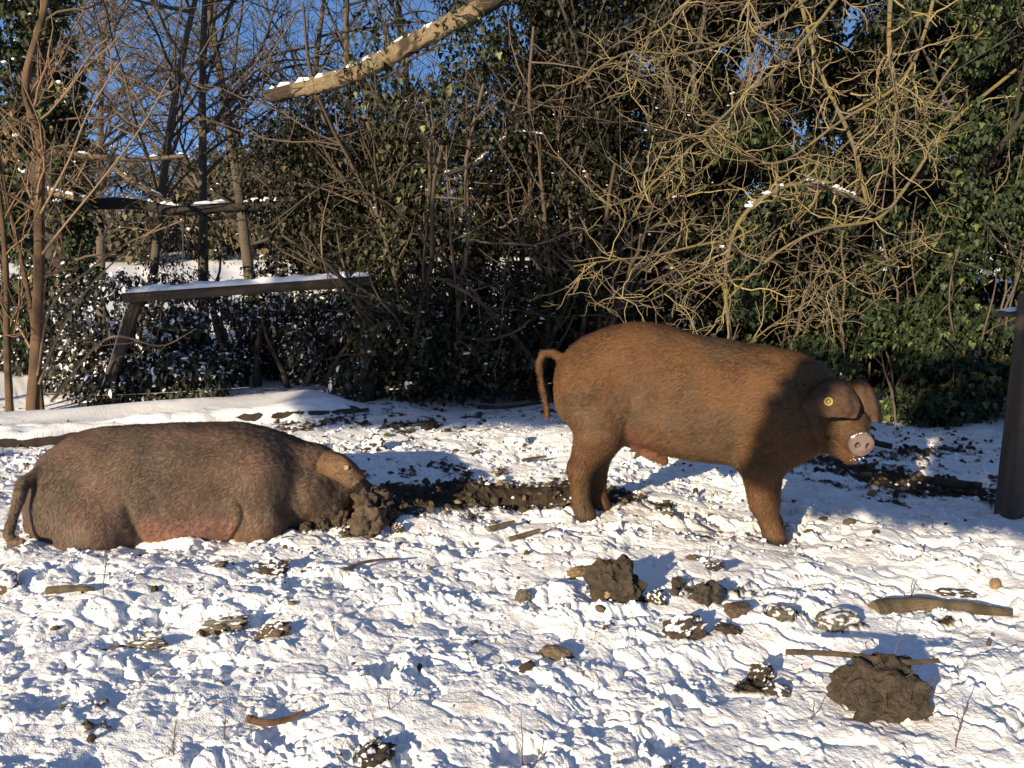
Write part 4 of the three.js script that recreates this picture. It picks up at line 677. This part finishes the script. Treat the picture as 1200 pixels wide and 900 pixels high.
// clods of earth
const clodMat2 = new THREE.MeshStandardMaterial({ color: 0xffffff, roughness: .95 });
const clodMat = new THREE.MeshStandardMaterial({ vertexColors: true, roughness: .95 }), stoneMat = new THREE.MeshStandardMaterial({ vertexColors: true, roughness: .85, bumpMap: grainTex, bumpScale: .003 });
function cells(x, y, z) {   // distance to the nearest of scattered points
  const i0 = Math.floor(x), j0 = Math.floor(y), k0 = Math.floor(z); let m = 9;
  for (let i = i0 - 1; i <= i0 + 1; i++) for (let j = j0 - 1; j <= j0 + 1; j++) for (let k = k0 - 1; k <= k0 + 1; k++) { const s = k * 57 + 3, a = i + hash(i, j, s) - x, b = j + hash(i, j, s + 1) - y, c = k + hash(i, j, s + 2) - z; m = Math.min(m, a * a + b * b + c * c); }
  return Math.sqrt(m);
}
function lump(seed, s, rough, col, detail, snowy = 0, blocky = 0) {
  let g = new THREE.IcosahedronGeometry(1, detail); g.deleteAttribute('uv'); g.deleteAttribute('normal'); g = mergeVertices(g, 1e-5); const p = g.attributes.position, c = new Float32Array(p.count * 3);
  for (let i = 0; i < p.count; i++) {
    let x = p.getX(i), y = p.getY(i), z = p.getZ(i); const a = n3(x * 1.1 + seed, y * 1.1, z * 1.1), b = n3(x * 2.7, y * 2.7 + seed, z * 2.7), e = n3(x * 7, y * 7, z * 7 + seed), f = n3(x * 17 + seed, y * 17, z * 17);
    const m = Math.max(Math.abs(x), Math.abs(y), Math.abs(z)), k = mixf(1, .8 / m, blocky) * (1 + rough * (.30 * a + .08 * b + .13 * (.5 - cells(x * 2.1 + seed, y * 2.1, z * 2.1)) + .09 * (.5 - cells(x * 5.3, y * 5.3 + seed, z * 5.3)) + .045 * (.5 - cells(x * 12, y * 12 + seed, z * 12)) + .012 * f + .010 * n3(x * 33, y * 33, z * 33) + (detail > 25 ? .006 * n3(x * 70, y * 70, z * 70) : 0))); p.setXYZ(i, x * k * s[0], y * k * s[1], z * k * s[2]);
    const t = .7 + .35 * b + .35 * f + .2 * e; let q = col.map(v => v * clamp(t, .3, 1.6)); if (snowy && n3(x * 1.8 + 9, y * 1.8, z * 1.8 + seed) * .8 + .25 * e + .12 * f + y * .35 > .8 - snowy) q = [.8, .8, .82]; c.set(q, i * 3);
  }
  g.setAttribute('color', new THREE.BufferAttribute(c, 3)); g.setAttribute('uv', new THREE.BufferAttribute(new Float32Array(p.count * 2).map((_, i) => (i & 1 ? p.getY(i >> 1) * 1.3 + p.getZ(i >> 1) * .4 : p.getX(i >> 1) + p.getZ(i >> 1) * .7) / .14), 2)); g.computeVertexNormals(); return g;
}
const MUDC = [.056, .040, .026], BARK = [.12, .088, .058], TAN = [.34, .235, .12], GREY = [.16, .135, .105];
function clod(name, label, cat, px, py, s, o = {}) {          // px,py: middle of its foot
  const p = G(px, py); p.y = smoothH(p.x, p.z) + (o.lift ?? 0); s = s.map(v => v * (o.k ?? .88)); const g = lump(o.seed ?? px, s, o.rough ?? 1, o.col ?? MUDC, o.detail ?? 14, o.snowy ?? 0, o.blocky ?? 0), m = mesh(name, g, o.mat ?? clodMat, scene); m.position.copy(p).add(V(0, s[1] * (o.up ?? .3), -s[2] * .5)); m.rotation.set(o.rx ?? 0, o.ry ?? (px % 7) * .2 - .6, o.rz ?? 0); return tag(m, label, cat, o.group);
}
{ // the biggest clod, with rootlets
  const p = G(1043, 842), g = base('earth_clod', 'largest dark clod of earth with rootlets, under the long stick', 'clod', V(p.x, smoothH(p.x, p.z), p.z)), R = rng(901), T = new Tubes();
  const m = mesh('earth', lump(3, [.135, .105, .09], .85, MUDC, 72, 0, .55), clodMat, g); m.position.set(0, .045, -.06); m.rotation.set(.1, .2, -.22);
  for (let i = 0; i < 22; i++) { const a = R() * 6.28, q = V(Math.cos(a) * .13, .03 + R() * .15, .03 + Math.abs(Math.sin(a)) * .03); q.x *= 1 - .4 * (q.y / .2); grow(T, R, q, V((R() - .5) * 1.6, R() - .4, .35 * R()), .03 + .04 * R(), .0014, 0, { step: .012, wob: 1, lift: 0, dens: 0, rmin: .0009, col: () => [.075, .052, .034] }); }
  for (const x of [-.05, .03]) grow(T, R, V(x, .17, -.06), V(.2, 1, .1), .07, .0025, 0, { step: .012, wob: .9, lift: .1, dens: 0, rmin: .0012, col: () => [.09, .06, .04] });
  T.build('rootlets', twigMat, g).userData.kind = 'stuff';
}
clod('earth_clod', 'pointed dark clod of earth next to the two tan stones', 'clod', 722, 706, [.10, .11, .07], { up: .5, k: .95, seed: 5, rough: 1.3, detail: 44, blocky: .3, rz: .3 });
clod('earth_clod', 'small crumbly clod between the largest clod and the icy bark', 'clod', 893, 797, [.042, .04, .035], { seed: 8, detail: 14, snowy: .25 });
clod('earth_clod', 'low muddy clod just under the small crumbly clod', 'clod', 912, 815, [.045, .025, .03], { seed: 9, snowy: .4 });
clod('earth_clod', 'muddy lump in front of the lying pig, half under snow', 'clod', 318, 670, [.075, .04, .05], { seed: 12, snowy: .45, detail: 16 });
clod('earth_clod', 'dark wet lump by the bark strip, half sunk in snow', 'clod', 440, 892, [.05, .035, .04], { seed: 13, snowy: .3, detail: 14, col: [.04, .032, .024] });
clod('earth_clod', 'snow crusted muddy boulder beyond the ear of the lying pig', 'clod', 437, 528, [.10, .075, .09], { seed: 14, snowy: .62, detail: 18 });
clod('earth_clod', 'dark square lump on the shaded snow beyond the wallow', 'clod', 503, 503, [.08, .05, .07], { seed: 15, blocky: .5, col: [.05, .036, .026] });
// heap of clods round the lying pig's snout
{ const R = rng(930); const big = [[432, 626, .15, .11], [398, 615, .08, .06], [412, 604, .09, .08], [455, 612, .08, .06], [375, 618, .07, .05], [440, 600, .10, .06], [470, 598, .06, .04], [357, 622, .05, .035], [330, 622, .045, .03], [312, 620, .04, .03], [298, 622, .035, .028], [405, 628, .05, .035], [420, 588, .08, .06], [388, 602, .06, .05], [466, 622, .05, .03], [345, 616, .05, .035], [455, 590, .07, .04], [428, 612, .12, .09, .05], [410, 608, .10, .08, .05], [444, 606, .11, .08, .05], [420, 600, .10, .07, .09], [392, 610, .07, .06, .02]];
  big.forEach(([x, y, w, h, lf], i) => clod('mud_clod', i ? (x >= 375 ? 'dark clod of wet mud heaped at the snout of the lying pig' : 'small crumb of mud pushed up along the belly of the lying pig') : 'largest smooth mud clod heaped at the snout of the lying pig', 'clod', x, y, [w * .55, h * .8, w * .5], { up: .5, k: 1, lift: lf ?? 0, seed: i * 3 + 40, rough: 1.1, detail: i < 6 ? 18 : 10, blocky: R() * .5, rz: R() - .5, col: i ? [.075, .053, .033] : [.095, .067, .041], group: x >= 375 ? 'mud clods heaped at the snout' : 'mud crumbs along the belly', snowy: R() < .3 ? .3 : 0 })); }
// stones
for (const [label, px, py, s, o] of [['flat tan stone lying beside the pointed clod', 678, 673, [.065, .022, .035], {}], ['smaller tan stone tucked behind the pointed clod', 703, 667, [.04, .022, .03], {}], ['upright grey brown stone alone in the snow before the tan stones', 613, 703, [.036, .034, .03], { col: GREY }], ['broad brown stone with a dark wet side sunk in snow', 652, 770, [.065, .026, .03], { col: [.17, .125, .08] }], ['round tan pebble beyond the half buried log', 1168, 688, [.028, .024, .024], {}],
  ['grey icy hump of stone next to the half buried log', 985, 733, [.10, .042, .06], { col: GREY, snowy: .42 }], ['mossy stone between the icy bark and the icy hump', 918, 728, [.065, .045, .05], { col: [.13, .11, .07], snowy: .3 }], ['rounded brown stone above the icy bark', 866, 722, [.06, .04, .045], { col: [.12, .085, .055] }], ['small brown stone by the hind hooves of the standing pig', 784, 608, [.04, .03, .035], { col: [.2, .15, .09] }], ['snow capped round stone on the trodden snow beyond the wallow', 605, 523, [.11, .065, .09], { col: [.15, .1, .06], snowy: .95 }], ['snow ball with a muddy foot by the bark stick at the edge', 3, 690, [.06, .06, .05], { col: [.16, .11, .07], snowy: .8 }], ['snow crusted pale stone under the belly of the lying pig', 228, 622, [.075, .035, .045], { col: [.3, .24, .17], snowy: .6 }]])
  clod('stone', label, 'stone', px, py, s, { rough: .5, col: TAN, detail: 10, mat: stoneMat, blocky: .3, seed: px * .37, ...o });
// bark chunks and rotten wood
for (const [label, px, py, s, o] of [['icy slab of dark bark in the middle of the debris', 800, 748, [.085, .055, .05], { snowy: .35, rz: .5 }], ['dark rotten root lump standing among the debris', 832, 706, [.07, .06, .045], { rz: -.3 }], ['black root knob left of the rotten root lump', 795, 690, [.03, .035, .03], {}], ['curved rotten root rising over the debris', 838, 680, [.05, .022, .03], { lift: .05, snowy: .3 }], ['low brown bark strip in front of the rounded stone', 858, 742, [.07, .02, .03], { rz: -.3 }], ['grey bark shard poking up, frosted with snow', 262, 738, [.085, .03, .04], { col: GREY, snowy: .2, rz: .15 }], ['brown bark shard beside the grey one, frosted with snow', 318, 746, [.065, .035, .04], { col: BARK, snowy: .25, rz: .2 }], ['frosted bark hump in front of the grey shard', 172, 758, [.07, .02, .03], { col: GREY, snowy: .4 }], ['flat dark leaf of bark on smooth snow', 132, 764, [.045, .012, .02], { col: GREY }], ['dark snapped bark next to the pointed clod foot', 770, 706, [.045, .03, .03], { snowy: .3 }], ['dark flat bark lying behind the half buried log', 1122, 698, [.08, .016, .03], { snowy: .25 }], ['small brown bark bit above the rotten root', 812, 656, [.03, .014, .02], { col: BARK }]])
  clod('bark_piece', label, 'bark', px, py, s, { rough: 1.2, col: [.055, .042, .03], detail: 14, blocky: .25, seed: px * .71, ...o });
// sticks and logs on the ground
function stick(name, label, pts, r0, r1, col, o = {}) {
  const w = pts.map(([x, y, l]) => { const p = G(x, y); p.y = smoothH(p.x, p.z) + (l ?? .02); return p; }), org = w[0].clone(), c = curve(w.map(p => p.sub(org)), 26), T = new Tubes(); T.path(c, f => mixf(r0, r1, f), r0 > .02 ? 14 : 8, p => { const k = .75 + .4 * n3(p.x * 14, p.y * 14, p.z * 14); return col.map(v => v * k); }, o.rough ?? .12);
  const m = T.build(name, woodMat, scene); m.position.copy(org); return tag(m, label, o.cat ?? 'stick', o.group);
}
{ const z = G(1043, 842).z - .08; for (const [label, pts, r0, r1] of [['long straight stick resting on the largest clod of earth', [[921, 764], [960, 765], [1000, 768], [1040, 775]], .0085, .0085], ['short broken end of stick right of the largest clod', [[1052, 776], [1075, 776], [1100, 774]], .0085, .007]]) { const w = pts.map(([x, y], i) => atZ(x, y, z + i * .004)), o = w[0].clone(), T = new Tubes(); T.path(curve(w.map(p => p.sub(o)), 22), f => mixf(r0, r1, f), 8, p => { const k = .75 + .4 * n3(p.x * 14, p.y * 14, p.z * 14); return [.19 * k, .14 * k, .08 * k]; }, .12); const m = T.build('stick', woodMat, scene); m.position.copy(o); tag(m, label, 'stick'); } }
stick('half_buried_log', 'thick half buried log with a pointed end beyond the largest clod', [[1024, 716, .0], [1060, 714, .012], [1100, 715, .018], [1150, 718, .012], [1186, 720, .005]], .036, .014, [.155, .118, .07], { cat: 'log', rough: .2 });
stick('stick', 'flat brown bark stick near the tail of the lying pig', [[56, 698, .02], [85, 698, .03], [110, 696, .02]], .016, .009, [.21, .16, .095]);
stick('stick', 'smooth chestnut stick lying alone in the foreground snow', [[291, 850, .02], [312, 857, .025], [340, 850, .02], [358, 845, .03]], .012, .006, [.24, .13, .065]);
stick('stick', 'thin grey stick with bent tip before the lying pig', [[402, 671, .01], [430, 665, .025], [468, 662, .03]], .009, .004, [.13, .105, .075]);
stick('stick', 'short weathered chip in front of the wallow', [[572, 625, .02], [603, 617, .025]], .014, .008, [.20, .15, .09]);
stick('stick', 'weathered stick in front of the wallow, below the short chip', [[597, 637, .02], [633, 628, .03]], .013, .008, [.19, .145, .09]);
stick('stick', 'snowy stick propped upright against the flank of the lying pig', [[183, 616, .02], [172, 612, .10], [162, 606, .16]], .011, .010, [.1, .08, .06]);
stick('stick', 'thin branch on the shaded snow beyond the wallow', [[560, 484, .05], [590, 486, .06], [640, 478, .05]], .018, .01, [.06, .045, .03]);
stick('stick', 'dark crooked branch on the shaded snow at the hedge foot', [[955, 530, .05], [1000, 527, .07], [1045, 532, .05]], .03, .018, [.05, .038, .026]);
stick('stick', 'dark stub on the shaded snow next to the weathered post', [[1095, 575, .05], [1150, 582, .06]], .03, .02, [.06, .045, .03]);
stick('stick', 'chip of wood behind the heels of the standing pig', [[612, 545, .03], [640, 540, .03]], .012, .008, [.16, .12, .08]);
// snow resting on the propped stick
{ const R = rng(951), S = []; const a = G(183, 616), p1 = G(172, 612), p2 = G(162, 606); for (let i = 0; i < 26; i++) { const f = R(); const q = f < .5 ? a.clone().setY(.03).lerp(p1.clone().setY(.11), f * 2) : p1.clone().setY(.11).lerp(p2.clone().setY(.172), f * 2 - 1); S.push(q.add(V(-.004, .004, .006))); } const g = base('stick_snow', 'crumbs of snow stuck along the stick propped on the lying pig', 'snow', V(0, 0, 0)); snowBits('snow', g, S, .012, 952, .9); }
// dry weed stems poking out of the snow
function weed(label, px, py, h, lean, seed, n = 4) { const p = G(px, py), g = new Tubes(), R = rng(seed); const pts = [V(0, -.02, 0)]; for (let k = 1; k <= 6; k++) pts.push(V(lean * h * (k / 6) ** 1.4 + (R() - .5) * .006, h * k / 6, (R() - .5) * .006)); g.path(pts, f => mixf(.0022, .0011, f), 5, [.09, .06, .04]); for (let i = 0; i < n; i++) grow(g, R, pts[2 + Math.floor(R() * 4)].clone(), V((R() - .5) * 2, .8, R() - .5), h * .25 * (.5 + R()), .0012, 0, { step: .01, wob: .6, lift: .2, dens: 0, rmin: .0009, col: () => [.09, .06, .04] }); const m = g.build('weed_stem', twigMat, scene); m.position.copy(p); return tag(m, label, 'weed', 'dry weed stems in the snow'); }
weed('tall thin weed stem standing alone in the foreground snow', 612, 888, .17, -.02, 1, 2); weed('forked weed stem in snow by the smooth chestnut stick', 203, 888, .10, .12, 2, 3); weed('curled weed sprig close to the forked weed stem', 262, 872, .06, .15, 3, 5); weed('crooked weed stem between the bark shards and the wallow', 393, 752, .08, -.05, 4, 2); weed('small two pronged weed stem in smooth snow', 456, 832, .06, .02, 5, 2); weed('branched weed beside the largest clod of earth', 1120, 872, .13, .18, 6, 7); weed('fine weed stem left of the largest clod', 952, 845, .06, .05, 7, 1); weed('snowy bent weed stalk below the lying pig', 122, 700, .16, .12, 8, 2); weed('fine weed in the snow by the rotten debris', 830, 668, .10, .05, 9, 8); weed('thin weed stem beyond the half buried log', 1068, 694, .07, .03, 10, 1);
// crumbs of snow and of earth thrown up all over
{
  const R = rng(971), S = [], D = []; for (let i = 0; i < 26000; i++) { const r = 1.9 + 4.6 * Math.sqrt(R()), a = (R() - .5) * 1.35, x = Math.sin(a) * r, z = -Math.cos(a) * r; if (n2(x * 5, z * 5) + .6 * n2(x * 13, z * 13 + 4) < .35 || bank(x, z) > .04) continue; const m = mudAt(x, z); if (m > .5 && R() < .75) continue; S.push(V(x, H(x, z, m) + .002, z)); }
  const g = snowBits('snow_crumbs', scene, S, .013, 972, .75); tag(g, 'loose crumbs of trodden snow', 'snow', null, 'stuff');
  const E = new THREE.InstancedMesh(crumbGeo, clodMat2, 2200), M = new THREE.Matrix4(), q = new THREE.Quaternion(), e = new THREE.Euler(), c = new THREE.Color(); E.name = 'earth_crumbs'; E.castShadow = E.receiveShadow = true; let k = 0, guard = 0;
  while (k < 2200 && guard++ < 60000) { const r = 1.9 + 5 * Math.sqrt(R()), a = (R() - .5) * 1.35, x = Math.sin(a) * r, z = -Math.cos(a) * r, m = mudAt(x, z); if (m < .4 && R() > .035 + .25 * sstep(-4.9, -5.6, z) * (x > .8 ? 1 : 0)) continue; const s = .004 + .016 * R() ** 3; e.set(R() * 6, R() * 6, R() * 6); q.setFromEuler(e); M.compose(V(x, H(x, z, m) + s * .2, z), q, V(s * (.8 + R()), s * .7, s * (.7 + .8 * R()))); E.setMatrixAt(k, M); const t = .5 + R(); R() < .15 ? c.setRGB(.2 * t, .14 * t, .07 * t) : c.setRGB(.06 * t, .043 * t, .028 * t); E.setColorAt(k++, c); }
  E.count = k; scene.add(E); tag(E, 'crumbs of dark earth strewn over snow', 'earth', null, 'stuff');
}
renderer.render(scene, camera);
